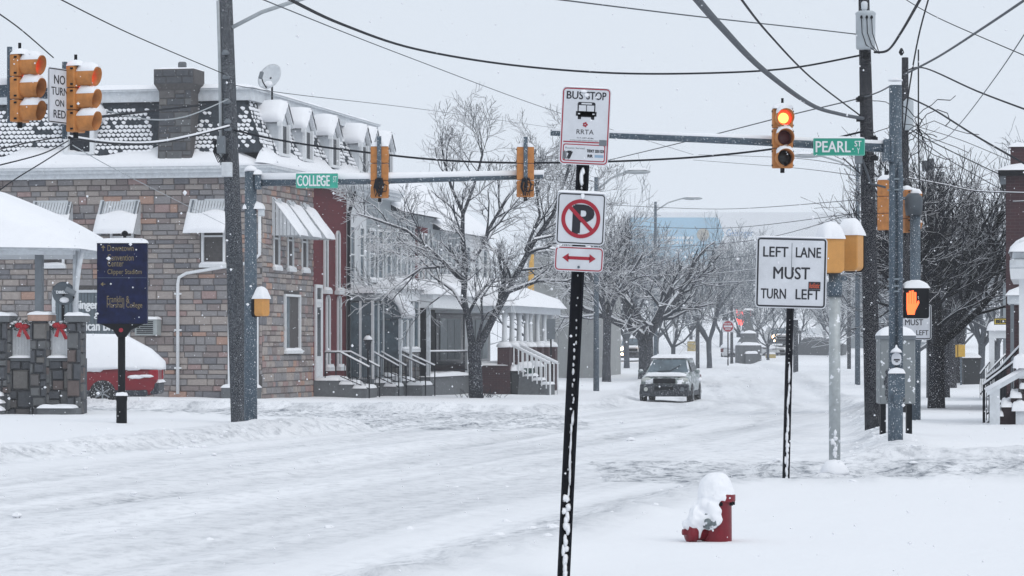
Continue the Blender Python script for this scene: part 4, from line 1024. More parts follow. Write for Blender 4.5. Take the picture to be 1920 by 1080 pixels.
# pedestrian signal pedestal seen from behind
q = base_at(1565, 885, 32.7); k = F/32.7; z = lambda py: (885-py)/k+.05
PD = thing('signal_pedestal', (q[0], q[1], q[2]-.05), 0, 'pale metal signal pedestal with snow-heaped base in front of the cross street', 'signal pole')
b = MB(); b.lathe([(.066,-.1),(.066,z(540))], 16); b.build('pole', mat('pale_fluted_metal', (.40,.43,.44), .5, .2, var=.2, scale=9, snow=.05, snow_scale=14), PD, True)
b = MB(); b.lathe([(.085,z(556)),(.088,z(530)),(.07,z(528)),(.07,z(512))], 14); b.build('collar', STEEL, PD, True)
b = MB(); b.lathe([(.17,-.2),(.17,.03),(.12,.14),(.07,.16)], 10); b.build('base', mat('dark_casting', (.03,.045,.055), .6), PD, True)
b = MB(); b.blob((0,-.01,.02),(.165,.17,.19),2,16,9,.08,flat=-.0); caked(b,-.01,-.06,.22,.5,.045,4,9,.02); b.build('snow', SNOW, PD, True)
def ped_head(name, loc, rz, w, h, d, label, m, seed, back=True):
    t = thing(name, loc, rz, label, 'pedestrian signal')
    b = MB(); b.prism(round_rect(w, h, .06, 5, 0, h/2), -d/2, d/2); b.build('housing', m, t, bevel=.015, seg=2)
    b = MB(); b.prism(round_rect(w*1.04, h*1.02, .065, 5, 0, h/2-.01), d/2+.001, d/2+.05); b.build('front_frame', BLACKP, t)
    b = MB(); b.snow(-w/2-.01,w/2+.01,-d/2-.02,d/2+.04,h-.05,.20,seed,14,8,.08,1.3); b.build('snow', SNOW, t, True)
    return t
PH = 'pedestrian signal backs on the pedestal'
ped_head('pedestrian_signal', base_at(1557, 512, 32.62), R(24), .265, .44, .20, 'yellow pedestrian signal back on pale pedestal, beside the lane sign edge', AMBER, 2)
ped_head('pedestrian_signal', base_at(1594, 508, 32.95), R(-28), .26, .46, .20, 'yellow pedestrian signal back on pale pedestal, turned towards the tarred pole', AMBER, 5)
b = MB(); b.tube([(-.02,.0,z(518)),(.14,.12,z(522))], .03, 8); b.build('bracket', STEEL, PD)

# traffic signal heads
def signal_head(name, loc, rz, label, lit=None, sc=1.0, glow=None, seed=0, cable=False, strap=False):
    t = thing(name, loc, rz, label, 'traffic light'); h = .25*sc; w = .255*sc; d = .11*sc
    for k in range(3):
        z0 = h*(2-k)
        b = MB(); b.bx(-w/2,w/2,-d/2,d/2,z0+.004,z0+h-.004); s = b.build('signal_section', ORANGE, t, bevel=.014*sc, seg=2)
        Ml = Matrix.Translation((0,-d/2,z0+h/2)) @ Matrix.Rotation(R(90),4,'X')
        b = MB(Ml); b.lathe([(.098*sc,-.002),(.098*sc,.010),(.07*sc,.022),(.03*sc,.028),(.0,.029)], 24)
        b.build('lens', (glow or REDL) if lit == k else (LENSR if k < 2 else LENSK), s, True)
        if lit == k and glow is None: b = MB(Ml); b.lathe([(.066*sc,.024),(.05*sc,.029),(.03*sc,.033),(0,.034)],20); b.build('lamp_core', REDC_, s, True)
        b = MB(Ml); n = 22; vs = []; r = .108*sc; a0, a1 = R(-78), R(258)
        for rr in (r, r-.006):
            for i in range(n+1):
                a = a0+(a1-a0)*i/n; dep = (.19+.05*(.5+.5*math.sin(a)))*sc
                vs += [(rr*math.cos(a), rr*math.sin(a), 0), (rr*math.cos(a), rr*math.sin(a), dep)]
        m_ = 2*(n+1); fs = []
        for o_ in (0, m_): fs += [(o_+2*i, o_+2*i+2, o_+2*i+3, o_+2*i+1) for i in range(n)]
        fs += [(2*i+1, 2*i+3, m_+2*i+3, m_+2*i+1) for i in range(n)]
        b.add(vs, fs); b.build('visor', ORANGE, s, True)
        b = MB(Ml); n = 10; vs = []; zs = ((.0,.2),(.03,.9),(.09,1.15),(.15,1.0),(.20,.7),(.225,.0)); ph_ = seed+k*1.7
        for i in range(n+1):
            a = R(32)+R(116)*i/n
            for zq, tk in zs: rr = r+.001+sc*.045*tk*math.sin(math.pi*i/n)**.7*(1+.3*math.sin(i*1.3+ph_+zq*30)); vs.append((rr*math.cos(a), rr*math.sin(a), zq*sc))
        b.add(vs, [(i*6+j, i*6+j+1, i*6+j+7, i*6+j+6) for i in range(n) for j in range(5)]); b.build('visor_snow', SNOW, s, True)
    b = MB(); b.lathe([(.03,-.06),(.03,.004)],10); b.tube([(0,0,3*h),(0,0,3*h+.13*sc)],.018,8)
    for k in range(3):
        for sx in (-1, 1): b.box((sx*(w/2+.006), -d*.2, h*k+h*.85), (.014,.03,.02)); b.box((sx*(w/2+.006), -d*.2, h*k+h*.15), (.014,.03,.02))
    b.build('fittings', BLACKP, t)['kind'] = 'stuff'
    b = MB(); b.snow(-w/2,w/2,-d/2-.05,d/2,3*h-.005,.07*sc,seed,8,6,.2,1.6); b.build('snow', SNOW, t, True)
    if strap:
        b = MB(); b.bx(-.03*sc,.03*sc,d/2+.002,d/2+.03,h*.9,3*h+.16); b.build('strap', STEEL, t)
    if cable:
        b = MB(); rnd = random.Random(seed)
        for k in range(7): x = rnd.gauss(0,.03); b.tube([(x,d/2+.05,h*1.15),(x-.05+rnd.gauss(0,.02),d/2+.07,h*.75),(x+rnd.gauss(0,.02),d/2+.07,.02),(x+.05,d/2+.06,h*.6),(x+.02,d/2+.05,h*1.1)],.010,5)
        b.tube([(-.02,d/2+.05,h*.9),(-.14,d/2+.06,h*.7),(-.12,d/2+.06,h*.4),(0,d/2+.05,h*.3)],.008,5)
        b.build('cable_coil', CABLE, t, True)
    return t

# right-hand mast and arm
q = base_at(1679, 835, 39.5); kR = F/39.5; z = lambda py: (835-py)/kR; x = lambda px: (px-1679)/kR
RM = thing('signal_mast', (q[0], q[1], q[2]), 0, 'galvanised signal mast whose arm carries the lit red light and Pearl St sign', 'signal mast')
b = MB(); b.lathe([(.105,-.3),(.105,z(690))], 20); b.lathe([(.095,z(690)),(.088,z(160)),(.0,z(159))], 20, (.0,0,0)); b.build('pole', STEEL, RM, True)
b = MB(); b.lathe([(.10,0),(.10,.02),(.0,.05)],16,(0,0,z(152))); b.build('snow', SNOW, RM, True)
for sx in (-.055, .05): b = MB(); b.tube([(sx,-.10,z(690)),(sx,-.10,z(318)),(sx,-.06,z(305))],.042,10); b.build('conduit', STEEL, RM, True)
b = MB()
for py in (338, 358, 525, 538, 548): b.lathe([(.115,0),(.115,.022)],16,(0,-.03,z(py)))
b.build('straps', mat('strap_steel', (.20,.24,.27), .4, .4), RM)
b = MB(); b.tube([(x(1668),-.02,z(277)),(x(1400),-.1,z(265)),(x(1032),-.2,z(251))],[.070,.058,.040],14); ar = b.build('arm', STEEL, RM, True)
b = MB(); b.tube([(x(1664),-.02,z(277)+.048),(x(1400),-.1,z(265)+.042),(x(1034),-.2,z(251)+.034)],[.052,.046,.030],10); b.build('snow', SNOWF, ar, True)
b = MB(); b.bx(x(1655),x(1670),-.13,.11,z(302),z(262)); b.bx(x(1668),x(1674),-.16,.14,z(305),z(258)); b.build('arm_clamp', STEEL, RM, bevel=.01)
b = MB(); b.bx(x(1664),x(1694),-.16,-.10,z(745),z(700)); b.bx(x(1672),x(1686),-.185,-.158,z(757),z(738)); pb = b.build('control_box', STEEL, RM, bevel=.01)
b = MB(); b.snow(x(1663),x(1695),-.17,-.09,z(700),.08,4,10,5,.2,1.5); b.build('snow', SNOW, pb, True)
b = MB(); b.prism(round_rect(.135,.17,.06,5,x(1678),z(673)), -.16,-.15); pl = b.build('push_button_plate', SIGNW, RM); b = MB(); b.bx(x(1673),x(1684),-.163,-.161,z(676),z(673)); b.bx(x(1676),x(1681),-.163,-.161,z(679),z(677)); b.build('plate_print', SIGNK, pl)
b = MB(); b.lathe([(.085,0),(.06,.04),(.02,.07),(.012,.1),(0,.11)],12,(x(1678),-.14,z(661))); b.build('snow', SNOW, pl, True)
signal_head('traffic_light', base_at(1467, 316, 39.15), R(4), 'yellow traffic light with glowing red lens hanging over the road', lit=0, sc=1.10, seed=3)
st_ = thing('street_name_sign', base_at(1573, 292, 39.25), 0, 'green Pearl St street name sign on the mast arm', 'street sign')
def street_sign(t, w, h, m, words, y=-.02, border_m=None):
    o = panel(t, 'blade', 0, h/2, w, h, m, y=y, r=.02); 
    if border_m: border(o, 0, h/2, w, h, .004, .006, border_m, y-.001, .02)
    letters(t, [(s, -w/2+w*a, -w/2+w*b_, h*c, h*d, bo) for s, a, b_, c, d, bo in words], WHITE, y-.0015)
    b = MB(); b.bx(-.03,.03,-.012,.05,h*.2,h*.8); b.build('bracket', STEEL, t)
    b = MB(); b.snow(-w/2,w/2,y-.005,.012,h-.002,.02,4,24,3,.5); b.build('snow', SNOW, t, True)
street_sign(st_, 97/F*39.25, 33/F*39.25, GREEN, [('PEARL', .05, .72, .20, .82, .004), ('ST', .80, .93, .52, .84, .004), ('Y', .845, .90, .12, .45, .0)], border_m=mat('pale_green_rim', (.25,.55,.48), .5))
# lit hand signal
hp = base_at(1716, 597, 39.6); HS = thing('hand_signal', hp, R(3), 'black pedestrian signal showing a lit orange hand', 'pedestrian signal'); hw, hh = 48/kR, 58/kR
b = MB(); b.prism(round_rect(hw, hh, .03, 3, 0, hh/2), -.10, .10); b.build('housing', BLACKP, HS, bevel=.008)
b = MB(); sc = hh*.78; ox, oz = -hw*.20, hh*.12
def Q(a, c): return (ox+(a-.5)*sc*.62, -.104, oz+c*sc)
b.add([Q(.22,.0),Q(.70,.0),Q(.78,.25),Q(.80,.45),Q(.16,.45),Q(.16,.25)], [(0,1,2,3,4,5)])
for i, (a, top) in enumerate(((.16,.90),(.33,.98),(.50,1.0),(.67,.93))): b.add([Q(a,.45),Q(a+.145,.45),Q(a+.145,top),Q(a,top)], [(0,1,2,3)])
b.add([Q(.77,.18),Q(1.02,.48),Q(1.0,.58),Q(.92,.58),Q(.80,.42)], [(0,1,2,3,4)]); b.build('hand', HANDL, HS)
b = MB(); b.snow(-hw/2-.01,hw/2+.01,-.12,.11,hh-.01,.11,3,12,6,.3,1.8); b.build('snow', SNOW, HS, True)
b = MB(); b.tube([(-hw/2,.02,hh*.5),(-.36,.02,hh*.5)],.025,8); b.bx(-hw/2-.02,-hw/2,-.04,.08,hh*.3,hh*.7); b.build('bracket', STEEL, HS)
# grey cabinet behind the mast
CB = thing('control_cabinet', base_at(1680, 757, 43.5), 0, 'grey control cabinet with rounded snow cap behind the signal mast', 'cabinet'); kc = F/43.5
b = MB(); b.bx(-33/kc,33/kc,-.2,.3,0,128/kc); cbx = b.build('cabinet', mat('cabinet_grey', (.20,.22,.23), .55, var=.1, scale=4, snow=.03, snow_scale=12), CB, bevel=.02); b = MB(); b.bx(-34/kc,34/kc,-.23,.33,120/kc,129/kc); b.build('lid', GREYP, CB, bevel=.01)
b = MB(); b.snow(-34/kc,34/kc,-.24,.34,129/kc-.01,.15,3,16,8,.1,1.4); b.build('snow', SNOW, CB, True)
b = MB()
for sx in (-.2,.2): b.bx(sx-.04,sx+.04,-.05,.1,-.6,0)
b.build('stand', BLACKP, CB); b = MB(); b.tube([(-.02,-.21,.5),(-.02,-.21,.1),(.1,-.21,.05)],.03,6); caked(b,-.16,-.2,.05,.5,.08,7,8,.02); b.build('cable_clump', WOODG, CB, True)
# second steel pole behind with its lights and sign
q = base_at(1716, 797, 54.0); k2 = F/54.0; z2 = lambda py: (797-py)/k2
SP2 = thing('signal_mast', q, 0, 'second steel signal mast beyond the cabinet with round dark cap', 'signal mast')
b = MB(); b.lathe([(.105,-.3),(.10,z2(372))],16); b.build('pole', STEEL, SP2, True); b = MB(); b.lathe([(.15,0),(.17,.15),(.17,.34),(.10,.42)],14,(-.03,-.02,z2(404))); b.build('cap_fitting', mat('fitting_grey', (.06,.075,.09), .5), SP2, True)
b = MB(); b.tube([(-.1,0,z2(372)),(x(1657)*0-.62,0,z2(372))],.03,8); b.build('bracket', STEEL, SP2)
signal_head('traffic_light', base_at(1662, 432, 53.8), R(150), 'traffic light back half hidden behind the galvanised signal mast', sc=1.28, seed=5)
signal_head('traffic_light', base_at(1697, 437, 54.3), R(105), 'traffic light turned side-on between the two steel masts', sc=1.1, seed=6)
lane_sign('lane_sign_post', 1713, 797, 53.4, 66, 571, 'smaller left lane must turn left sign half hidden by hand signal', STEEL, full=False)

# College Street mast at the left
q = base_at(470, 793, 47.6); kL = F/47.6; z = lambda py: (793-py)/kL; x = lambda px: (px-470)/kL
LM = thing('signal_mast', q, 0, 'blue-grey steel mast whose snowy arm carries the College sign', 'signal mast')
b = MB(); b.lathe([(.112,-.4),(.106,z(560)),(.098,z(322)),(.0,z(321))],20); b.build('pole', STEEL, LM, True); b = MB(); b.lathe([(.11,0),(.10,.05),(.05,.09),(0,.1)],14,(0,0,z(321))); b.build('snow', SNOW, LM, True)
b = MB(); b.tube([(x(484),-.02,z(341)),(x(700),-.1,z(339)),(x(1018),-.2,z(331))],[.075,.064,.048],14); ar = b.build('arm', STEEL, LM, True)
b = MB(); b.tube([(x(486),-.02,z(341)+.07),(x(700),-.1,z(339)+.06),(x(1020),-.2,z(331)+.046)],[.080,.072,.054],10); b.build('snow', SNOW, ar, True)
b = MB(); b.bx(x(479),x(490),-.14,.12,z(355),z(328)); b.build('arm_clamp', STEEL, LM, bevel=.01); b = MB(); b.snow(x(476),x(492),-.15,.12,z(328),.09,3,8,6,.2,1.5); b.build('snow', SNOW, LM, True)
b = MB(); b.bx(x(484),x(495),-.05,.15,z(405),z(390)); jb = b.build('junction_box', WHITED, LM, bevel=.01); b = MB(); b.snow(x(455),x(496),-.08,.18,z(392),.14,3,10,6,.2,1.5); b.build('snow', SNOW, jb, True)
signal_head('traffic_light', base_at(712, 372, 47.45), R(176), 'traffic light back on the snowy arm, nearer to the College sign', sc=1.16, seed=7, cable=True, strap=True)
signal_head('traffic_light', base_at(985, 370, 47.3), R(183), 'traffic light back near the tip of the College sign arm', sc=1.12, seed=8, cable=True, strap=True)
st_ = thing('street_name_sign', base_at(594.5, 353, 47.3), 0, 'faded green College street name sign on the snowy arm', 'street sign')
street_sign(st_, 79/F*47.3, 28/F*47.3, GREENF, [('COLLEGE', .03, .80, .14, .86, .004), ('ST', .88, .97, .40, .80, .0)], border_m=mat('lichen_rim', (.20,.46,.38), .5))
ped_head('pedestrian_signal', base_at(491, 593, 47.5), R(60), .22, .34, .17, 'yellow pedestrian signal on the side of the blue-grey steel mast', AMBER, 4)

# left wooden pole with lamp arm
p0 = Vector(base_at(450, 785, 48.7)); p1 = W(421, -60, 48.7); kW = F/48.7
LP = thing('utility_pole', p0, 0, 'weathered grey wooden utility pole with street lamp arm by the corner', 'utility pole'); dv = p1-p0
at_ = lambda f, dx=0, dy=0: (dv.x*f+dx, dy, dv.z*f)
fz = lambda py: (785-py)/845.0
b = MB(); b.tube([at_(-.05), at_(0), at_(.5), at_(1)], [.165,.16,.138,.115], 14); b.build('pole', WOODG, LP, True)
b = MB(); b.tube([at_(fz(310),-.16,-.06), at_(fz(100),-.13,-.06), at_(1,-.12,-.06)], .03, 8); b.build('conduit', STEELP, LP, True)
b = MB(); b.tube([at_(fz(52),.1,-.05), at_(fz(24),.62,-.1), at_(fz(2),1.25,-.15), at_(fz(-18),1.9,-.2)], .035, 8); la = b.build('lamp_arm', STEELP, LP, True)
b = MB(); b.box(at_(fz(-22),2.15,-.2), (.6,.22,.14), ry=R(-12)); b.build('lamp_head', STEELP, la, bevel=.04)
b = MB(); b.bx(-.08,.06,-.28,-.1,0,.30); bo = b.build('dark_box', GREYP, LP, bevel=.01); bo.location = at_(fz(290),-.13,-.05)
b = MB(); b.bx(-.09,.09,-.2,-.08,0,.25); bo = b.build('white_box', WHITED, LP, bevel=.01); bo.location = at_(fz(333),-.06,-.06)
b = MB()
for k in range(4): b.tube([at_(fz(262),-.2-.03*k,-.2), at_(fz(285),-.28+.02*k,-.2), at_(fz(306),-.2+.03*k,-.2), at_(fz(290),-.08+.02*k,-.2)], .012, 5)
b.build('cable_loops', CABLE, LP, True)
b = MB()
for py in (105, 150, 196, 234, 247): b.lathe([(.05,0),(.07,.03),(.03,.09)],8,at_(fz(py),-.02,-.18)); 
b.build('insulators', GREYP, LP, True)
b = MB(); b.tube([at_(fz(402),.2,-.05), at_(fz(418),.32,-.05), at_(fz(420),.18,-.1)], .012, 5); b.build('hook', STEELP, LP, True)

# blue wayfinding sign
q = base_at(228, 790, 47.0); kB = F/47.0; z = lambda py: (790-py)/kB; x = lambda px: (px-228)/kB
WS = thing('wayfinding_sign', q, 0, 'dark blue wayfinding sign with gold lettering on a black post', 'sign')
b = MB(); b.lathe([(.09,-.4),(.088,z(752)),(.095,z(750)),(.095,z(742)),(.062,z(740)),(.062,z(608))],16); b.build('post', BLACKP, WS, True)
b = MB(); b.bx(x(183),x(277),-.09,.06,z(607),z(455)); pn = b.build('sign_panel', NAVY, WS, bevel=.012)
b = MB(); b.prism([(x(186),z(606)),(x(213),z(619)),(x(221),z(632)),(x(236),z(632)),(x(246),z(619)),(x(273),z(606))][::-1],-.07,.04); b.build('bracket', BLACKP, WS)
b = MB(); b.snow(x(182),x(278),-.11,.08,z(455)-.01,.085,3,20,6,.1,3); b.build('snow', SNOW, pn, True); b = MB(); b.snow(x(218),x(239),-.10,.09,z(742),.06,3); b.build('snow', SNOW, WS, True)
b = MB(); b.lathe([(.05,0),(.05,.02),(.022,.03),(.05,.07),(.055,.10),(.03,.13),(0,.14)],12,(x(234),0,z(448))); b.build('finial', BLACKP, WS, True)
b = MB(); b.lathe([(.035,0),(.035,.01)],12); bo = b.build('red_badge', SIGNR, WS); bo.matrix_local = Matrix.Translation((0,-.075,z(619))) @ Matrix.Rotation(R(90),4,'X')
letters(pn, [('Downtown', x(203), x(252), z(471), z(460), 0), ('Convention', x(203), x(252), z(489), z(477), 0), ('Center', x(203), x(233), z(500), z(488), 0), ('Clipper Stadium', x(203), x(267), z(517), z(505), 0), ('Franklin &', x(202), x(244), z(567), z(555), 0), ('Marshall College', x(202), x(268), z(580), z(567), 0)], GOLD, -.0935)
b = MB(); b.bx(x(194.3),x(195.7),-.0935,-.093,z(471),z(463)); b.add([(x(191),-.0935,z(465)),(x(199),-.0935,z(465)),(x(195),-.0935,z(460))],[(0,1,2)]); b.build('arrow', GOLD, pn)
b = MB(); b.bx(x(193),x(199),-.0935,-.093,z(533.7),z(532.3)); b.add([(x(195),-.0935,z(529)),(x(195),-.0935,z(537)),(x(190),-.0935,z(533))],[(0,1,2)]); b.build('arrow', GOLD, pn)
b = MB(); b.bx(x(184),x(276),-.0928,-.0922,z(521.5),z(520.5)); b.build('divider', mat('navy_line', (.05,.07,.12), .5), pn)

# left overhead signals
k3 = F/32.0; AM = thing('signal_mast', (W(-260,0,32.3).x, 32.3, 0), 0, 'steel mast arm reaching in with the no turn on red sign', 'signal mast')
xa = lambda px: W(px,0,32.3).x-W(-260,0,32.3).x; za = lambda py: W(0,py,32.3).z
b = MB(); b.lathe([(.12,-.3),(.10,za(60))],16); b.build('pole', STEEL, AM, True)
b = MB(); b.tube([(0,0,za(178)),(xa(20),0,za(168)),(xa(132),0,za(176))],[.10,.085,.07],14); ar = b.build('arm', STEEL, AM, True); b = MB(); b.tube([(0,0,za(178)+.07),(xa(20),0,za(168)+.065),(xa(134),0,za(176)+.055)],[.075,.07,.06],10); b.build('snow', SNOW, ar, True)
for px, a, c in ((21.5, 90, 232), (124.5, 118, 262)): b = MB(); b.tube([(xa(px),-.12,za(c)),(xa(px),-.12,za(a))],.03,8); b.tube([(xa(px),-.12,za(a+14)),(xa(px+16),-.16,za(a+16))],.022,6); b.build('hanger', STEEL, AM, True)
signal_head('traffic_light', base_at(37, 230, 32.0), R(69), 'side-on traffic light with red visor glow at outer end of arm', lit=0, sc=1.02, glow=REDLS, seed=9)
signal_head('traffic_light', base_at(142, 249, 32.0), R(69), 'side-on traffic light with red visor glow beside no turn sign', lit=0, sc=1.0, glow=REDLS, seed=10)
NT = thing('no_turn_sign', base_at(109, 232, 31.8), R(62), 'white no turn on red sign hanging between two traffic lights', 'sign'); w, h = .42, .62
o = panel(NT, 'blade', 0, h/2, w, h, SIGNW, y=-.02); border(o, 0, h/2, w, h, .008, .012, SIGNK, -.0212)
letters(NT, [('NO', -.10, .10, h*.71, h*.87, .004), ('TURN', -.15, .15, h*.51, h*.65, .004), ('ON', -.08, .08, h*.31, h*.43, .004), ('RED', -.11, .11, h*.10, h*.24, .004)], SIGNK, -.0215)
b = MB(); b.bx(-.02,.02,-.014,.03,0,h); b.build('bracket', STEEL, NT)

# right utility pole with transformer
p0 = Vector(base_at(1637, 811, 47.5)); p1 = W(1619, -40, 47.5); kU = F/47.5; dv = p1-p0
UP = thing('utility_pole', p0, 0, 'black tarred utility pole carrying a grey transformer can', 'utility pole')
at_ = lambda f, dx=0, dy=0: (dv.x*f+dx, dy, dv.z*f); fz = lambda py: (811-py)/851.0
b = MB(); b.tube([at_(-.06), at_(0), at_(.5), at_(1)], [.142,.138,.122,.088], 14); b.build('pole', WOODD, UP, True)
TR = mat('transformer_grey', (.42,.46,.49), .5, var=.06)
b = MB(); b.lathe([(.15,0),(.16,.03),(.165,.56),(.172,.58),(.172,.60),(.13,.63),(0,.64)],20); tr = b.build('transformer', TR, UP, True); tr.location = at_(fz(95),-.02,-.24)
b = MB(); b.lathe([(.03,.64),(.05,.67),(.055,.76),(.04,.79),(.0,.80)],10,(-.02,0,0)); b.build('bushing', WHITED, tr, True)
b = MB()
for sx in (-.09,0,.08): b.tube([(sx,-.17,.5),(sx+.01,-.18,.25),(sx+.08,-.17,.05),(.22,-.05,-.08)],.008,5)
b.build('leads', CABLE, tr, True)
for sx in (-.09,0,.08): b = MB(); b.lathe([(.018,0),(.024,.02),(.012,.05)],8,(sx,-.17,.49)); b.build('terminal', BLACKP, tr, True)
b = MB(); b.bx(-.06,.06,-.12,.0,0,.22); bo = b.build('grey_box', GREYP, UP, bevel=.01); bo.location = at_(fz(308),-.16,-.05)
for py, dx in ((105,.0),(188,-.12),(225,-.12),(262,.1),(285,-.1),(298,.1)):
    b = MB(); b.box(at_(fz(py),dx,-.12),(.12,.10,.07)); b.lathe([(.03,0),(.045,.03),(.02,.09)],8,at_(fz(py)-.004,dx*1.1,-.15)); b.build('insulator', BLACKP, UP)
b = MB(); b.tube([at_(fz(300),-.1,-.15), at_(fz(345),.03,-.16), at_(fz(352),.28,-.12)], .02, 6); b.tube([at_(fz(305),-.12,-.14), at_(fz(330),-.13,-.14)], .015, 6); b.build('drip_loop', CABLEG, UP, True)
q = base_at(1697, 760, 62); UP2 = thing('utility_pole', q, 0, 'slimmer dark utility pole standing directly behind the galvanised mast', 'utility pole'); ku = F/62.0
b = MB(); b.tube([(0,0,-.5),(0,0,(760-108)/ku)],[.10,.075],10); b.build('pole', WOODD, UP2, True); b = MB(); b.lathe([(.02,0),(.06,.06),(.05,.10),(.02,.16)],8,(-.08,0,(760-104)/ku)); b.build('insulator', BLACKP, UP2, True)
b = MB(); b.lathe([(.10,0),(.11,.02),(.11,.62),(.05,.68)],14,(.05,-.18,(760-245)/ku)); b.build('transformer', TR, UP2, True)
for px, top, Y, lb in ((1745,282,92,'far utility pole with pale top beyond the second steel mast'),(1766,312,118,'farthest thin utility pole rising out of the dark tree')):
    q = base_at(px, 745, Y); t = thing('utility_pole', (q[0],q[1],gz(q[0],Y)), 0, lb, 'utility pole'); b = MB(); b.tube([(0,0,-.3),(0,0,W(0,top,Y).z)],[.15,.12],10); b.build('pole', WOODG, t, True)
    b = MB(); b.box((-.1,0,W(0,top+14,Y).z),(.35,.2,.35)); b.build('crossarm_block', WOODG, t)

# ================================================================ CARS
TYRE = mat('tyre', (.012,.013,.016), .8, var=.3, scale=20, snow=.12, snow_scale=30); RIM = mat('rim', (.28,.30,.32), .4, .5)
def loft(mb, secs):
    n = len(secs[0][1]); vs = [(p[0], y, p[1]) for y, ring_ in secs for p in ring_]; m = len(secs)
    fs = [(i*n+k, i*n+(k+1)%n, (i+1)*n+(k+1)%n, (i+1)*n+k) for i in range(m-1) for k in range(n)]
    fs += [tuple(range(n)), tuple((m-1)*n+k for k in range(n-1,-1,-1))]
    mb.add(vs, fs)
def car(name, loc, rz, label, paint, clad, lamps, mantle=False, tail=None, roofz=1.52, seed=0, rw=1.32):
    t = thing(name, loc, rz, label, 'car')
    def sec(zb, zt, hw): return [(-hw*.90,zb),(-hw,zb+.16),(-hw*1.0,zt-.20),(-hw*.95,zt-.05),(-hw*.82,zt),(hw*.82,zt),(hw*.95,zt-.05),(hw*1.0,zt-.20),(hw,zb+.16),(hw*.90,zb)]
    b = MB(); loft(b, [(-2.22,sec(.34,.76,.70)),(-2.12,sec(.27,.84,.80)),(-1.7,sec(.26,.91,.85)),(-1.0,sec(.26,1.00,.87)),(1.8,sec(.26,1.02,.87)),(2.12,sec(.30,1.0,.83)),(2.24,sec(.38,.92,.76))]); b.build('body', paint, t, True)
    b = MB(); loft(b, [(-1.08,[(-.76,.97),(-.76,.99),(.76,.99),(.76,.97)]),(-.32,[(-.80,.97),(-.58,roofz-.04),(.58,roofz-.04),(.80,.97)]),(-.1,[(-.80,.97),(-.60,roofz),(.60,roofz),(.80,.97)]),(1.5,[(-.80,.97),(-.60,roofz),(.60,roofz),(.80,.97)]),(2.1,[(-.77,.97),(-.62,1.2),(.62,1.2),(.77,.97)])]); b.build('cabin', paint, t)
    b = MB(); b.add([(-.70,-1.02,1.03),(.70,-1.02,1.03),(.545,-.36,roofz-.06),(-.545,-.36,roofz-.06)], [(0,1,2,3)]); b.build('windscreen', GLASSL if not mantle else SNOW, t)
    for sx in (-1, 1):
        b = MB(); b.add([(sx*.798,-.72,1.06),(sx*.802,1.55,1.06),(sx*.625,1.35,roofz-.09),(sx*.625,-.22,roofz-.09)], [(0,1,2,3)]); b.build('side_window', GLASS, t)
        b = MB(); b.blob((sx*.97,-.72,1.06),(.10,.06,.08),1,10,6,0); b.build('mirror', paint, t, True)
        Mh = Matrix.Translation((sx*.62,-2.13,.78)); b = MB(Mh); b.blob((0,0,0),(.19,.07,.09),1,12,8,0); hl = b.build('headlight', lamps, t, True)
        b = MB(); b.lathe([(.07,0),(.07,.02)],12); fo = b.build('fog_lamp', lamps if sx < 0 else GREYP, t); fo.matrix_local = Matrix.Translation((sx*.62,-2.262,.47)) @ Matrix.Rotation(R(90),4,'X')
        b = MB(); b.bx(sx*.72-.13,sx*.72+.13,2.02,2.27,.66,.93); b.build('tail_light', tail or LENSR, t, bevel=.03)
        for y in (-1.38, rw):
            Mw = Matrix.Translation((sx*.80,y,.33)) @ Matrix.Rotation(R(90),4,'Y')
            b = MB(Mw); b.lathe([(.20,-.10),(.31,-.10),(.335,-.07),(.335,.07),(.31,.10),(.20,.10)],24); w_ = b.build('wheel', TYRE, t, True)
            b = MB(Mw); b.lathe([(.205,-.095),(.205,.095)],20)
            for k in range(6): b.box((.11*math.cos(k*1.047),.11*math.sin(k*1.047),sx*.10),(.19,.035,.02),rz=k*1.047)
            b.build('rim', RIM, w_)
            b = MB(); b.bx(sx*.845,sx*.885,y-.40,y+.40,.30,.40) if False else None
    b = MB(); b.bx(-.83,.83,-2.27,-2.05,.22,.64); b.bx(-.88,.88,-2.0,2.0,.24,.42); b.bx(-.80,.80,2.05,2.28,.30,.60); b.build('bumper_cladding', clad, t, bevel=.05, seg=2)
    b = MB(); b.bx(-.38,.38,-2.27,-2.12,.66,.84); g = b.build('grille', BLACKP, t, bevel=.02); b = MB(); b.bx(-.32,.32,-2.285,-2.265,.44,.55); b.build('lower_grille', BLACKP, t)
    b = MB(); b.blob((0,-2.255,.735),(.045,.012,.025),1,10,6,0); b.build('badge', RIM, g, True)
    s = MB()
    if mantle:
        loft(s, [(-2.0,sec(.78,.98,.78)),(-1.1,sec(.86,1.14,.88)),(-.3,[(-.93,.86),(-.93,1.0),(-.78,1.4),(-.66,roofz+.13),(-.4,roofz+.2),(.4,roofz+.2),(.66,roofz+.13),(.78,1.4),(.93,1.0),(.93,.86)]),(1.3,[(-.93,.95),(-.93,1.03),(-.78,1.4),(-.66,roofz+.10),(-.4,roofz+.18),(.4,roofz+.18),(.66,roofz+.10),(.78,1.4),(.93,1.03),(.93,.95)]),(2.0,[(-.90,.98),(-.90,1.06),(-.76,1.3),(-.66,1.42),(-.4,1.46),(.4,1.46),(.66,1.42),(.76,1.3),(.90,1.05),(.90,.94)]),(2.33,[(-.78,.93),(-.80,1.0),(-.70,1.08),(-.6,1.14),(-.4,1.16),(.4,1.16),(.6,1.14),(.70,1.08),(.80,1.0),(.78,.93)])])
        rnd = random.Random(3)
        for k in range(26): s.blob((-.885*(1 if k % 2 else -1), rnd.uniform(-1.9,2.1), rnd.uniform(.60,.98)), (.03,rnd.uniform(.1,.3),rnd.uniform(.03,.07)), k, 8, 5, .3)
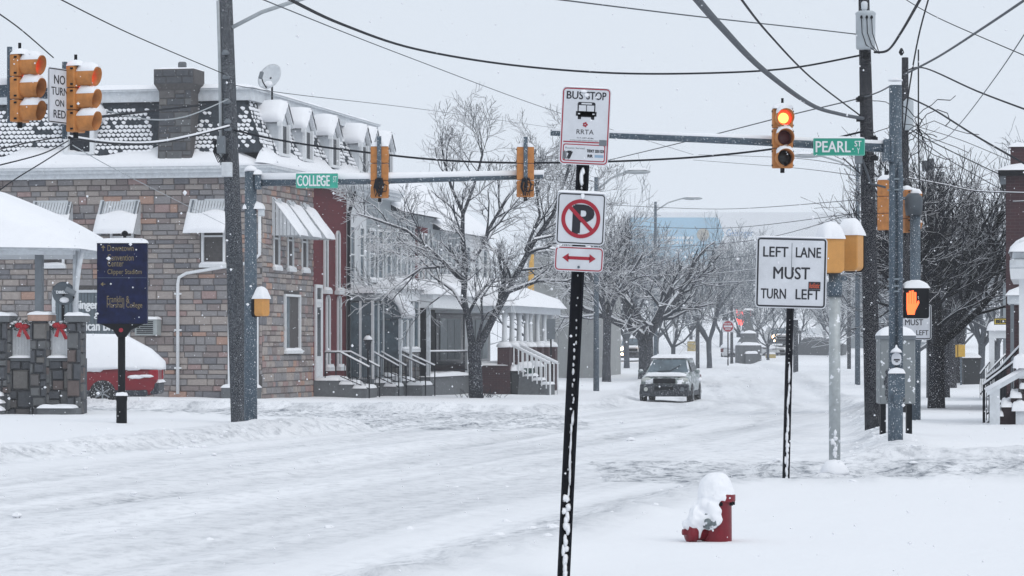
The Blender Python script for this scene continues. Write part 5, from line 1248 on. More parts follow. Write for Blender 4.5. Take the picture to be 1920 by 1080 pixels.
        s.snow(-.78,.78,2.12,2.33,.60,.07,2,12,4)
    else:
        s.snow(-.66,.66,-.36,1.7,roofz-.01,.13,seed,14,10,.1,3); s.snow(-.70,.70,-2.02,-1.02,.90,.13,seed+1,14,10,.1,3)
    s.build('snow', SNOW, t, True)
    if not mantle:
        b = MB(); b.tube([(.05,-1.03,1.06),(.40,-.72,1.27)],.012,5); b.tube([(-.35,-1.03,1.06),(.05,-.99,1.08)],.012,5); b.build('wipers', BLACKP, t)
    return t
LAMP = mat('headlamp_glass', (.50,.52,.50), .2); LAMPON = mat('headlamp_lit', (.8,.7,.5), .2, emit=(1,.62,.30), es=45)
SILV = mat('silver_green_paint', (.22,.26,.26), .4, .3, var=.2, scale=4, snow=.45, snow_scale=7); DARKC = mat('dark_cladding', (.012,.018,.028), .6, var=.3, snow=.04, snow_scale=50)
q = W(1258, 752, 98.5); car('parked_car', (q.x, 98.5, gz(q.x,98.5)-.02), R(-9), 'silver wagon with dark lower cladding driving towards us through snow', SILV, DARKC, LAMP)
REDC = mat('red_car_paint', (.19,.006,.014), .35, var=.1)
cr_ = W(292, 735, 73.0); d_ = Vector((-math.cos(ROW), math.sin(ROW), 0)); c_ = Vector((cr_.x, 73.0, 0))+d_*2.25
car('parked_car', (c_.x, c_.y, gz(c_.x, c_.y)-.12), -(math.pi/2+ROW)+R(14), 'red car buried under a thick snow mantle beside the stone building', REDC, DARKC, LAMP, mantle=True, roofz=1.66, rw=.86, tail=mat('tail_red', (.30,.012,.025), .25))
WHC = mat('white_car_paint', (.55,.56,.57), .4)
q = W(1184, 684, 186); car('moving_car', (q.x, 186, gz(q.x,186)), R(-2), 'white car with lit headlights approaching behind the forked tree', WHC, DARKC, LAMPON)
q = W(1457, 650, 230); car('moving_car', (q.x, 230, gz(q.x,230)), R(4), 'distant white car with both headlights lit behind lane sign', WHC, DARKC, LAMPON, seed=3)
q = W(1372, 664, 205); car('parked_car', (q.x+1.6, 205, gz(q.x+1.6,205)-.45), R(60), 'car drifted over with snow left of the stone monument', WHC, DARKC, LAMP, mantle=True)

# ================================================================ TREES
UPV = Vector((0,0,1)); TWIGF = mat('snowy_hazed_twig', (.15,.17,.19), .9, var=.3, scale=10, spec=.1); BARKF = mat('snowy_hazed_bark', (.085,.095,.11), .9, var=.4, scale=12, spec=.1)  # paler far bark and twigs: snow dusting plus distance haze in the colour
def grow(br, rnd, p, d, r, L_, lev, mx, kids, up=.06, wig=.16):
    n = 5 if lev < 2 else (4 if lev < 3 else 3); pts = [p.copy()]; rs = [r]
    for k in range(n):
        d = (d+Vector((rnd.gauss(0,wig),rnd.gauss(0,wig),rnd.gauss(0,wig)))+UPV*up).normalized(); p = p+d*(L_/n); pts.append(p.copy()); rs.append(max(.0035, r*(1-.58*(k+1)/n)))
    br.append((pts, rs, lev))
    if lev < mx: sprout(br, rnd, pts, rs, L_, lev, mx, kids, up, wig)
def sprout(br, rnd, pts, rs, L_, lev, mx, kids, up=.06, wig=.16, f0=.25):
    for k in range(kids[min(lev, len(kids)-1)]):
        f = f0+(1-f0)*(k+rnd.random())/kids[min(lev, len(kids)-1)]; q = f*(len(pts)-1); i = min(int(q), len(pts)-2); p = pts[i].lerp(pts[i+1], q-i); d = (pts[i+1]-pts[i]).normalized()
        ax = d.orthogonal().normalized(); ax = Matrix.Rotation(rnd.uniform(0,6.283),3,d) @ ax
        cd = Matrix.Rotation(R(rnd.uniform(25,58)),3,ax) @ d
        r = max(.004, (rs[i]+(rs[i+1]-rs[i])*(q-i))*rnd.uniform(.45,.7))
        grow(br, rnd, p, cd, r, L_*rnd.uniform(.45,.72)*(1.15-.45*f), lev+1, mx, kids, up, wig)
def tree_mesh(root, br, bark, twig, snow=1.0, minr=.0055):
    t, c, s = MB(), MB(), MB()
    for pts, rs, lev in br:
        rs = [max(x, minr) for x in rs]
        (t if lev <= 1 else c).tube(pts, rs, 9 if lev == 0 else (6 if lev == 1 else 3), caps=lev < 1)
        if snow and lev <= 4:
            run = []; rr = []
            def flush():
                if len(run) > 1: s.tube(run, rr, 5 if lev < 2 else 3, caps=False)
            for i in range(len(pts)-1):
                dz = abs((pts[i+1]-pts[i]).normalized().z)
                if dz < .80:
                    if not run: run.append(pts[i]+UPV*(rs[i]*.62)); rr.append(rs[i]*.72*snow+.002)
                    run.append(pts[i+1]+UPV*(rs[i+1]*.62)); rr.append(rs[i+1]*.72*snow+.002)
                else: flush(); run, rr = [], []
            flush()
    t.build('trunk', bark, root, True); c.build('crown', twig, root)
    if s.v: s.build('snow', SNOWF, root, True)
def auto_tree(name, px, Y, label, seed, H, tr, fork, nmain, tilt, mx, kids, bark, twig, snow=1.0, group=None, up=.06, lean=0, minr=.0055):
    x_ = W(px,0,Y).x; t = thing(name, (x_, Y, gz(x_,Y)-.05), 0, label, 'tree', group); rnd = random.Random(seed); br = []
    tp = [Vector((lean*f+rnd.gauss(0,.03)*f, rnd.gauss(0,.03)*f, -.2+(fork+.2)*f)) for f in (0,.12,.35,.7,1)]
    br.append((tp, [tr*1.25, tr*1.05, tr*.95, tr*.92, tr*.98], 0)); top = tp[-1]
    for k in range(nmain):
        a = 6.283*(k+rnd.uniform(-.25,.25))/nmain; ti = R(rnd.uniform(*tilt)); d = Vector((math.cos(a)*math.sin(ti), math.sin(a)*math.sin(ti), math.cos(ti)))
        grow(br, rnd, top-Vector((0,0,rnd.uniform(0,.35)*fork*.4)), d, tr*rnd.uniform(.45,.68), (H-fork)*rnd.uniform(.6,.85), 1, mx, kids, up)
    tree_mesh(t, br, bark, twig, snow, minr); return t
# the big forked tree in front of the terrace, its limbs surveyed one by one
Yt = 89.0; b0 = W(893,745,Yt); BT = thing('street_tree', (b0.x, Yt, b0.z-.05), 0, 'large bare forked tree with snow-lined limbs before the terrace', 'tree'); rnd = random.Random(31); br = []
def limb(pp, r0, r1, dy, lev):
    pts = []
    for i, (px, py) in enumerate(pp):
        Yq = Yt+dy*i/(len(pp)-1); v = W(px, py, Yq)-Vector((b0.x, Yt, b0.z-.05)); pts.append(v)
    rs = [1.0*(r0+(r1-r0)*i/(len(pp)-1)) for i in range(len(pp))]; br.append((pts, rs, lev)); return pts, rs
limb([(893,752),(892,735),(891,700),(889,660),(890,640)], .235, .20, 0, 0)
for pp, r0, r1, dy, kid in (
    ([(886,655),(879,600),(869,560),(873,500),(867,440),(868,400),(846,350),(832,300),(826,255)], .125, .02, -.8, 12),
    ([(895,655),(925,595),(958,535),(1000,455),(1038,400),(1060,335),(1078,270)], .14, .02, .9, 14),
    ([(871,532),(822,482),(762,432),(705,412),(668,400)], .075, .016, -1.8, 9), ([(868,515),(835,500),(790,503),(745,533),(715,565)], .065, .014, -1.2, 7),
    ([(885,490),(905,460),(922,420),(955,365),(988,328),(1005,280)], .085, .015, 1.2, 9), ([(950,548),(1008,527),(1062,527),(1110,508)], .07, .015, -1.5, 8),
    ([(868,402),(888,350),(905,290),(900,245)], .06, .012, .8, 8), ([(985,470),(1012,405),(1004,345),(1020,290)], .055, .012, 1.6, 8),
    ([(878,590),(850,545),(815,520),(770,480),(720,470)], .06, .012, 2.0, 8), ([(895,640),(905,600),(902,560),(930,520),(925,480)], .05, .012, -1.6, 7), ([(1000,450),(1045,440),(1085,400),(1110,350)], .05, .012, 1.0, 8)):
    pts, rs = limb(pp, r0, r1, dy, 1); sprout(br, rnd, pts, rs, 2.6, 1, 4, (0, kid+2, 7, 6), .05, .17, .15)
tree_mesh(BT, br, BARK, TWIG, 1.25)
b = MB(); rq = random.Random(3)
for k in range(70): x_ = rq.gauss(.15,.3); b.tube([(x_,-.4+rq.gauss(0,.15),.02),(x_+rq.gauss(0,.1),-.4,.02+rq.uniform(.08,.3))],.007,3)
tag(b.build('dead_plant_stalks', TWIG), 'dead plant stalks poking out of the snow below the forked tree', 'plant', kind='stuff').location = (b0.x, Yt, gz(b0.x,Yt-.4))
auto_tree('street_tree', 1137, 130, 'bare street tree with straight trunk by the stucco wall', 5, 8.0, .20, 3.0, 6, (14,50), 4, (0,6,6,6), BARK, TWIG, snow=1.2, up=.08, minr=.008)
auto_tree('street_tree', 1211, 134, 'thick low-forked bare tree behind the driving silver wagon', 9, 8.0, .38, 2.0, 6, (18,62), 4, (0,6,6,6), BARK, TWIG, snow=1.2, up=.05, minr=.008)
auto_tree('street_tree', 1756, 70, 'dark spreading bare tree on the right-hand pavement', 14, 6.4, .215, 1.75, 11, (14,68), 4, (0,8,6,6), BARKD, TWIGD, snow=.45, up=.10, minr=.006)
for i, (px, Y, tr, lb) in enumerate(((1768, 92, .22, 'dark tree trunk next beyond the spreading tree'), (1781, 112, .26, 'second dark trunk along the right pavement past the spreading tree'), (1798, 120, .28, 'third dark trunk along the right pavement near yellow signs'))):
    auto_tree('street_tree', px, Y, lb, 40+i, 8.0, tr, 2.6, 6, (15,50), 3, (0,6,7), BARKD, TWIGD, snow=.5, minr=.010)
# farther trees: three grown once, then copied
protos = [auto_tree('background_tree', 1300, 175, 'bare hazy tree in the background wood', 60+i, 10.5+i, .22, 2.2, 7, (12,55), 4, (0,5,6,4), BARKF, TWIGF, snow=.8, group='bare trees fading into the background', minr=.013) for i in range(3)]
spots = [(1330,172),(1440,190),(1392,196),(1175,165),(1262,176),(1110,172),(1050,160),(1015,150),(1232,215),(1295,225),(1352,232),(1500,236),(1545,245),(1590,225),(1140,220),(1085,215),(1625,200),(1420,250),(1650,165),(1690,150),(1720,140),(1840,130),(1870,145),(1900,120),(1800,165),(1570,200),(1190,240),(1385,255)]
rq = random.Random(12)
LBL = ['bare tree left of the do not enter sign','bare tree just right of the stone monument','bare tree directly behind the stone monument','bare tree behind the low-forked tree and far lit car','bare tree standing beyond the silver wagon','bare tree rising over the stucco building',
 'bare tree behind the last terrace house porch','bare tree above the bins and terrace end','hazy tree under the second street lamp arm','hazy tree before the blue mural','hazy tree at the right end of the blue mural','hazy tree behind the railed steps','hazy tree right of the railed steps','hazy tree beside the far white house','hazy tree behind the straight-trunked street tree','hazy tree behind the stucco wall coping',
 'small tree left of the tarred pole foot','tree behind the distant lit car','tree glimpsed between tarred pole and galvanised mast','tree behind the grey control cabinet','tree behind the second steel mast','tree past the beer sign porch','tree behind the beer sign house wall','tree behind the dark brick house','tree beyond the third dark trunk','small tree behind the pale pedestal','faintest tree behind the second street lamp pole','faintest tree above the neon sign']
for i, (px, Y) in enumerate(spots):
    t = protos[i] if i < 3 else copy_tree(protos[i % 3]); x_ = W(px,0,Y).x; t['label'] = LBL[i]
    s = rq.uniform(.62,.92)*(.72 if 1400 < px < 1640 else 1); t.location = (x_, Y, gz(x_,Y)-.1); t.rotation_euler = (0,0,rq.uniform(0,6.28)); t.scale = (s,s,s*rq.uniform(.9,1.1))

# ================================================================ RIGHT-HAND HOUSES
def RX_(px, Y): return W(px,0,Y).x
RA = thing('porch_house', (RX_(1912,50), 50, gz(RX_(1900,50),50)), R(-10.6), 'white porch with snowy steps and iron railings at right pavement', 'house'); kA = F/50.0
xa = lambda px: (px-1912)/kA; z_ = lambda py: W(0,py,50).z-RA.location.z
b = MB(); b.bx(xa(1906),3.5,.2,4,-.5,z_(712)); b.build('deck', BRICKD, RA)
b = MB(); s = MB()
for k in range(5): b.bx(xa(1862)+.16*k,xa(1910),-.35,.75,-.5,.16*(k+1)); s.snow(xa(1860)+.16*k,xa(1866)+.16*(k+1),-.42,.78,.16*(k+1)-.02,.15,k,8,8)
so = b.build('steps', mat('dark_step', (.03,.016,.02), .8), RA); s.build('snow', SNOW, so, True)
b = MB(); b.bx(xa(1857),xa(1876),-.45,-.36,-.2,z_(728)); b.build('newel_board', WHITED, RA)
b = MB(); b.prism([(xa(1852),z_(742)),(xa(1852),z_(733)),(xa(1925),z_(690)),(xa(1925),z_(700))][::-1],-.47,-.34); hb = b.build('handrail_board', WHITED, RA); b = MB(); b.tube([(xa(1850),-.40,z_(733)),(xa(1885),-.40,z_(713)),(xa(1926),-.40,z_(689))],.06,8); b.build('snow', SNOW, hb, True)
b = MB(); b.bx(xa(1911),xa(1921),-.35,-.25,z_(800),z_(452)); b.build('porch_post', WHITE, RA); b = MB(); b.bx(xa(1905),xa(1926),-.42,-.18,z_(830),z_(770)); b.build('post_plinth', WHITED, RA); b = MB(); b.snow(xa(1900),xa(1930),-.5,-.1,z_(690),.22,3); b.build('ledge_snow', SNOW, RA, True); b = MB(); b.snow(xa(1898),xa(1926),-.48,-.1,z_(770),.2,4); b.build('ledge_snow', SNOW, RA, True)
b = MB(); b.bx(xa(1894),3.5,-.6,4,z_(505),z_(488)); b.bx(xa(1899),3.5,-.5,4,z_(488),z_(473)); pr = b.build('porch_roof', WHITED, RA, bevel=.02); b = MB(); b.snow(xa(1892),3.6,-.66,4,z_(474),.55,3,16,10,.1,1.5); b.build('snow', SNOW, pr, True)
b = MB(); b.frust((xa(1896),3.5,-.55,4),z_(505)-.18,(xa(1894),3.5,-.6,4),z_(505)); b.build('roof_bracket', WHITE, RA)
def iron_rail(root, pts, drop, n, name='railing'):
    b = MB(); s = MB(); b.tube(pts, .022, 6); b.tube([(p[0],p[1],p[2]-drop*.85) for p in pts], .016, 5); m = len(pts)-1
    for k in range(n+1): q = k/n*m; i = min(int(q), m-1); p = Vector(pts[i]).lerp(Vector(pts[i+1]), q-i); b.tube([p,(p.x,p.y,p.z-drop)], .010, 4)
    s.tube([(p[0],p[1],p[2]+.03) for p in pts], .025, 5); o = b.build(name, IRON, root); s.build('snow', SNOW, o, True)
iron_rail(RA, [(xa(1848),1.2,z_(712)),(xa(1872),1.2,z_(694)),(xa(1912),1.2,z_(650))], .75, 9); iron_rail(RA, [(xa(1842),.9,z_(725)),(xa(1846),.9,z_(722)),(xa(1912),.9,z_(672))], .85, 9)
RB = thing('dark_brick_house', (RX_(1886,66), 66, gz(RX_(1890,66),66)), R(-10.6), 'tall dark brick house with chimney behind the white porch', 'house'); kB2 = F/66.0; z_ = lambda py: W(0,py,66).z-RB.location.z
b = MB(); b.bx(0,6,0,7,-.5,z_(330)); b.build('wall', BRICKD, RB); b = MB(); b.bx(-.17,6.2,-.2,7.2,z_(330),z_(320)); b.build('eave', BLACKP, RB); b = MB(); b.bx(-.13,.0,-.05,.5,z_(345),z_(330)); b.build('gutter_box', GREYP, RB)
b = MB(); b.snow(-.2,6.2,-.25,7.2,z_(320),.32,3,14,10,.1,3); b.build('roof_snow', SNOW, RB, True); b = MB(); b.bx(.1,1.0,.3,1.2,z_(320),z_(274)); ch = b.build('chimney', BRICKD, RB); b = MB(); b.snow(.05,1.05,.25,1.25,z_(274),.10,2); b.build('snow', SNOW, ch, True)
b = MB(); b.bx(.05,5,-1.6,-.05,z_(572),z_(556)); pr = b.build('porch_roof', WHITED, RB, bevel=.02); b = MB(); b.snow(.0,5.1,-1.7,.0,z_(556),.34,3,12,8,.1,1.8); b.build('snow', SNOW, pr, True)
b = MB(); b.bx(.12,.2,-1.5,-1.4,-.3,z_(572)); b.build('porch_post', GREYP, RB); b = MB(); b.bx(.3,.85,-.03,0,z_(700),z_(590)); b.build('door', GREYP, RB)
RC = thing('sign_porch_house', (RX_(1846,84), 84, gz(RX_(1850,84),84)), R(-10), 'farther white porch house with yellow beer sign and iron steps', 'house'); kC = F/84.0; xc = lambda px: (px-1846)/kC; z_ = lambda py: W(0,py,84).z-RC.location.z
b = MB(); b.bx(xc(1880),4,.5,6,-.5,z_(520)); b.build('wall', SIDEG, RC); b = MB(); b.bx(xc(1854),xc(1890),-.4,.5,z_(634),z_(620)); pr = b.build('porch_roof', WHITE, RC); b = MB(); b.snow(xc(1850),xc(1892),-.5,.6,z_(620),.30,2,10,8,.1,1.6); b.build('snow', SNOW, pr, True)
for px in (1857, 1862, 1888): b = MB(); b.bx(xc(px)-.04,xc(px)+.04,-.38,-.30,-.2,z_(634)); b.build('porch_post', WHITE, RC)
b = MB(); b.bx(xc(1854),xc(1890),-.3,.5,-.5,z_(690)); b.build('deck', IRON, RC); iron_rail(RC, [(xc(1838),-.5,z_(702)),(xc(1856),-.5,z_(678))], .7, 6); iron_rail(RC, [(xc(1852),-.6,z_(700)),(xc(1885),-.6,z_(665))], .8, 9)
bs = thing('hanging_sign', (RX_(1876,82), 82, W(0,609,82).z), 0, 'small yellow beer sign hanging from the farther porch', 'sign'); w, h = 25/F*82, 12.5/F*82
o = panel(bs, 'blade', 0, h/2, w, h, mat('sign_yellow', (.62,.47,.06), .5), y=-.02, r=.01); border(o, 0, h/2, w, h, 0, .018, SIGNK, -.0215, .01); letters(bs, [('BEER', -w*.34, w*.40, h*.24, h*.76, .02)], SIGNK, -.0216); b = MB(); b.bx(w/2,w/2+.12,-.02,.0,h*.4,h*.6); b.build('bracket', IRON, bs)
def bin_(name, px, Y, w, h, m, label, rz=0):
    x_ = RX_(px,Y); t = thing(name, (x_,Y,gz(x_,Y)-.05), rz, label, 'bin'); b = MB(); b.frust((-w*.42,w*.42,-w*.42,w*.42),0,(-w/2,w/2,-w/2,w/2),h); b.build('bin_body', m, t, bevel=.03); b = MB(); b.bx(-w*.53,w*.53,-w*.55,w*.53,h,h+.06); b.build('lid', m, t, bevel=.02); b = MB(); b.snow(-w*.52,w*.52,-w*.54,w*.52,h+.05,.22,int(px),10,8,.15,1.6); b.build('snow', SNOW, t, True)
BINB = mat('bin_black', (.015,.018,.022), .6); BING = mat('bin_green', (.01,.06,.05), .55)
bin_('wheelie_bin', 985, 103, .62, .95, BING, 'green wheelie bin heaped with snow by the terrace steps'); bin_('wheelie_bin', 1003, 104, .58, 1.0, BINB, 'black wheelie bin with snow lid next to the green one', R(8)); bin_('wheelie_bin', 966, 102.5, .5, .85, BINB, 'slumped black bin under a ball of snow beside green bin', R(20)); bin_('wheelie_bin', 1820, 118, .75, 1.1, BINB, 'dark bin standing far along the right-hand pavement')
for px, Y, lb in ((1789,116,'yellow sign beside the third dark trunk'),(1802,116,'brighter yellow sign just past the third dark trunk')):
    x_ = RX_(px,Y); t = thing('yellow_sign', (x_,Y,gz(x_,Y)), 0, lb, 'sign'); b = MB(); b.bx(-.03,.03,0,.05,-.2,1.7); b.build('post', STEEL, t); b = MB(); b.bx(-.16,.16,-.03,-.01,1.15,1.65); b.build('blade', mat('warning_yellow', (.60,.36,.05), .5), t)
# sign post and lantern in front of the terrace
x_ = RX_(1033,104); t = thing('sign_post', (x_,104,gz(x_,104)), 0, 'thin post with dark narrow sign plate beside the bins', 'sign post'); b = MB(); b.bx(-.03,.03,0,.04,-.2,2.75); b.build('post', IRON, t); b = MB(); b.bx(-.16,.16,-.03,-.005,2.0,2.75); b.build('plate', GREYP, t)
x_ = RX_(690,88); t = thing('lantern_post', (x_,88,gz(x_,88)), 0, 'black lantern post with snow cap by the glazed porch', 'lamp post'); b = MB(); b.lathe([(.06,-.3),(.06,.2),(.035,.3),(.035,1.45),(.06,1.48)],10); b.build('post', IRON, t, True); b = MB(); b.frust((-.07,.07,-.07,.07),1.48,(-.11,.11,-.11,.11),1.75); b.build('lantern', GLASS, t); b = MB(); b.lathe([(.15,1.75),(.05,1.86),(.03,1.95),(0,1.97)],8); b.build('lantern_roof', IRON, t); b = MB(); b.lathe([(.15,1.77),(.10,1.86),(.05,1.90),(0,1.92)],8,(0,0,.01)); b.build('snow', SNOW, t, True)

# ================================================================ FAR THINGS
def cobra(px, py, Y, polepx, label, sgn=1):
    x_ = RX_(polepx,Y); t = thing('street_lamp', (x_,Y,gz(x_,Y)), 0, label, 'street lamp'); zt = W(0,py,Y).z-t.location.z; dx = RX_(px,Y)-x_
    b = MB(); b.tube([(0,0,-.3),(0,0,zt-.2)],[.12,.08],10); b.build('pole', STEEL, t, True); b = MB(); b.tube([(0,0,zt-.75),(dx*.35,0,zt-.25),(dx*.7,0,zt-.02),(dx*.85,0,zt)],.04,8); b.build('arm', STEELP, t, True)
    b = MB(); b.blob((dx,0,zt),(abs(dx)*.17+.25,.17,.10),1,14,8,0); b.build('lamp_head', STEELP, t, True); b = MB(); b.snow(dx-.36,dx+.36,-.15,.15,zt+.06,.09,1); b.build('snow', SNOW, t, True)
cobra(1195, 322, 110, 1118, 'cobra-head street lamp arching out beside the bus stop post'); cobra(1298, 372, 170, 1229, 'hazy street lamp over the two background trees'); cobra(1513, 292, 120, 1608, 'street lamp head showing below the Pearl St sign')
x_ = RX_(1365,180); t = thing('do_not_enter_sign', (x_,180,gz(x_,180)), 0, 'round red do not enter sign on a slim post', 'sign post'); kk = F/180; b = MB(); b.bx(-.04,.04,0,.06,-.2,2.6); b.build('post', IRON, t); zc = W(0,612,180).z-t.location.z
o = panel(t, 'blade', 0, zc, .74, .74, SIGNW, y=-.05, r=.05); b = MB(); b.prism([(.34*math.cos(k*.2618), zc+.34*math.sin(k*.2618)) for k in range(24)],-.058,-.055); b.build('red_disc', SIGNR, o); b = MB(); b.bx(-.27,.27,-.062,-.06,zc-.06,zc+.06); b.build('white_bar', SIGNW, o); letters(o, [('DO NOT', -.18, .18, zc+.12, zc+.22, .01), ('ENTER', -.17, .17, zc-.22, zc-.12, .01)], SIGNW, -.062)
x_ = RX_(1403,186); t = thing('stone_monument', (x_,186,gz(x_,186)-.1), R(8), 'grey stone monument with stepped obelisk top under snow', 'monument'); kk = F/186; b = MB(); b.bx(-.72,.72,-.7,.7,0,1.25); b.frust((-.72,.72,-.7,.7),1.25,(-.45,.45,-.45,.45),1.75); b.bx(-.42,.42,-.42,.42,1.75,2.1); b.frust((-.42,.42,-.42,.42),2.1,(-.12,.12,-.12,.12),2.9); b.bx(-.12,.12,-.12,.12,2.9,3.6); b.build('stone', CONC, t); b = MB(); b.bx(-.38,.38,-.95,-.7,0,.75); tb = b.build('tablet', CONC, t); b = MB(); b.snow(-.42,.42,-1.0,-.68,.75,.16,1); b.snow(-.75,.75,-.73,.73,1.3,.3,2,10,10,.1,1.4); b.snow(-.45,.45,-.45,.45,2.08,.3,3,8,8,.1,1.3); b.snow(-.3,.3,-.2,.2,3.58,.12,4); b.build('snow', SNOW, t, True)
x_ = RX_(1393,212); t = thing('neon_sign', (x_,212,W(0,606,212).z), 0, 'glowing red neon shop sign hanging above the monument', 'neon sign'); NEON = mat('neon_red', (.5,.04,.04), .5, emit=(1,.10,.08), es=1.6)
b = MB(); b.bx(-.06,.75,.03,.1,-.3,1.2); b.build('backing', GREYP, t)
for x0, x1, zq, am in ((-.5,.62,.8,.24), (-.45,.2,.1,.30)): b = MB(); b.tube([(x0+(x1-x0)*k/40+.06*math.cos(k*.9),-.02,zq+am*math.sin(k*.9)*(.6+.4*math.sin(k*.37))) for k in range(41)],.04,6); b.build('neon_script', NEON, t, True)
b = MB(); b.tube([(0,.07,-.3),(0,.07,gz(x_,212)-t.location.z)],.08,6); b.build('pole', STEEL, t)
for px, py0, py1, Y, lb in ((1300,640,652,222,'yellow salt box half sunk in snow beside a grey post'),(1445,664,671,197,'low yellow kerb block poking from the snow near monument')):
    x_ = RX_(px,Y); w = (22 if px == 1300 else 18)/F*Y; h = (py1-py0)/F*Y; t = thing('yellow_box', (x_,Y,W(0,py1,Y).z), 0, lb, 'salt box'); b = MB(); b.bx(-w/2,w/2,-.3,.3,-.8,h); b.build('box', mat('dull_yellow', (.42,.33,.14), .7), t, bevel=.03); b = MB(); b.snow(-w/2,w/2,-.3,.3,h,.12,2); b.build('snow', SNOW, t, True)
for px, Y, top, r, lb in ((1308,172,590,.12,'short grey post beside the yellow salt box'),(1492,150,600,.14,'dark post behind the lane sign post'),(1592,160,500,.11,'grey pole right of the pale pedestal, before a far house'),(1372,185,560,.10,'thin dark pole by the do not enter sign')):
    x_ = RX_(px,Y); t = thing('grey_post', (x_,Y,gz(x_,Y)), 0, lb, 'post'); b = MB(); b.tube([(0,0,-.3),(0,0,W(0,top,Y).z-gz(x_,Y))],[r,r*.9],8); b.build('post', WOODG, t, True); b = MB(); b.lathe([(r*1.1,0),(r*.6,.06),(0,.09)],8,(0,0,W(0,top,Y).z-gz(x_,Y))); b.build('snow', SNOW, t, True)
x_ = RX_(1520,205); t = thing('railed_steps', (x_,205,gz(x_,205)-.2), R(-15), 'concrete steps wall with pale railing climbing the far bank', 'steps'); b = MB(); b.prism([(-1.9,0),(2.2,0),(2.4,.9),(.6,1.5),(-.4,1.5)],0,2.2); b.build('side_wall', CONC, t); b = MB()
for k in range(13): xq = -.3+2.5*k/12; zq = 1.5 if xq < .6 else 1.5-.6*(xq-.6)/1.8; b.bx(xq-.02,xq+.02,.0,.05,zq,zq+.6)
b.tube([(-.3,.02,2.1),(.6,.02,2.1),(2.3,.02,1.5)],.04,6); b.build('railing', WHITE, t); b = MB(); b.snow(-.5,.7,-.05,2.2,1.48,.2,1); b.build('snow', SNOW, t, True)
FH = thing('far_white_house', (RX_(1600,262), 262, gz(RX_(1600,262),262)-.3), R(-12), 'far white gabled house half lost in haze', 'house'); b = MB(); b.bx(-3.5,3.5,0,8,-1,4.2); b.build('wall', SIDEW, FH); gable_roof(FH,-3.5,3.5,0,8,4.2,2.3,axis='y',seed=2)
for i, xw in enumerate((-1.8,0,1.8)): window(FH, I4, xw, 1.0, 2.6, .9, seed=i)
FH = thing('far_grey_house', (RX_(1690,225), 225, gz(RX_(1690,225),225)-.3), R(-8), 'far grey house with snowy roof behind the cabinet', 'house'); b = MB(); b.bx(-4,4,0,8,-1,3.6); b.build('wall', SIDEG, FH); gable_roof(FH,-4,4,0,8,3.6,2.4,seed=5); window(FH, I4, -1.5, .9, 2.4, 1.0); window(FH, I4, 1.5, .9, 2.4, 1.0)
FB = thing('far_hospital_block', (RX_(1180,430), 430, 0), 0, 'huge pale block with a blue mural wall, faint in the haze', 'building'); kf = F/430.0; xf_ = lambda px: (px-1180)/kf; zf_ = lambda py: W(0,py,430).z
b = MB(); b.bx(0,xf_(1640),0,30,-2,zf_(398)); b.build('wall', mat('hazed_pale_block', (.74,.76,.79), .8, var=.04, scale=.2), FB)  # distance haze painted in: wall lightened towards the sky so it fades
b = MB(); b.prism([(0,zf_(496)),(xf_(1330),zf_(496)),(xf_(1358),zf_(440)),(xf_(1346),zf_(408)),(0,zf_(408))],-.12,-.02); mu = b.build('blue_mural', mat('hazed_mural_blue', (.33,.52,.66), .7, var=.1, scale=.3), FB); rq = random.Random(1)  # blue paled so its colour carries some of the haze
for zq in (455, 446): 
    b = MB(); xq = xf_(1216)
    while xq < xf_(1296): l = rq.uniform(.2,.6); b.bx(xq,xq+l,-.14,-.13,zf_(zq)-.2,zf_(zq)+.2); xq += l+.18
    b.build('blurred_white_line', WHITE, mu)['kind'] = 'stuff'
b = MB(); b.lathe([(.95,0),(.95,.06)],20); bo = b.build('mural_disc', mat('mural_tan', (.40,.38,.33), .7), mu); bo.matrix_local = Matrix.Translation((xf_(1318),-.14,zf_(440))) @ Matrix.Rotation(R(90),4,'X')
letters(FB, [('Geisinger', xf_(1362), xf_(1412), zf_(447), zf_(430), .0)], mat('mural_text_blue', (.12,.28,.50), .7), -.03)
# wooded hillside
hx, hy = np.meshgrid(np.linspace(-60,110,70), np.linspace(285,420,24), indexing='ij')
prof = np.interp(hx, [-60,0,20,45,75,110],[3,5,7.2,9,10,14]); hz = gz(20,284)-1+prof*sstep((hy-285)/110)+1.2*(fbm(hx*.08,hy*.08)-.45)
me = bpy.data.meshes.new('hillside'); n2 = 24; me.from_pydata(np.stack([hx,hy,hz],-1).reshape(-1,3).tolist(), [], [(i*n2+j,(i+1)*n2+j,(i+1)*n2+j+1,i*n2+j+1) for i in range(69) for j in range(23)]); me.polygons.foreach_set('use_smooth',[True]*len(me.polygons)); me.materials.append(GSNOW); ho = bpy.data.objects.new('hillside', me); COL.objects.link(ho); ho['kind'] = 'structure'
mb = MB(); rq = random.Random(77)
for k in range(1300):
    i, j = rq.randrange(70), rq.randrange(24); x0_, y0_, z0_ = float(hx[i,j])+rq.uniform(-1,1), float(hy[i,j])+rq.uniform(-2,2), float(hz[i,j]); h = rq.uniform(2.5,5.0)
    mb.tube([(x0_,y0_,z0_-.4),(x0_+rq.gauss(0,.2),y0_,z0_+h)],[.10,.03],3,False)
    for q in range(9):
        f = rq.uniform(.25,.95); a = rq.uniform(0,6.28); l = h*.38*(1.1-f*.6); mb.tube([(x0_,y0_,z0_+h*f),(x0_+math.cos(a)*l*.7,y0_+math.sin(a)*l*.7,z0_+h*f+l*.7)],[.05,.02],3,False)
tag(mb.build('distant_wood', TWIGF), 'distant bare wood covering the hazy hillside', 'wood', kind='stuff')

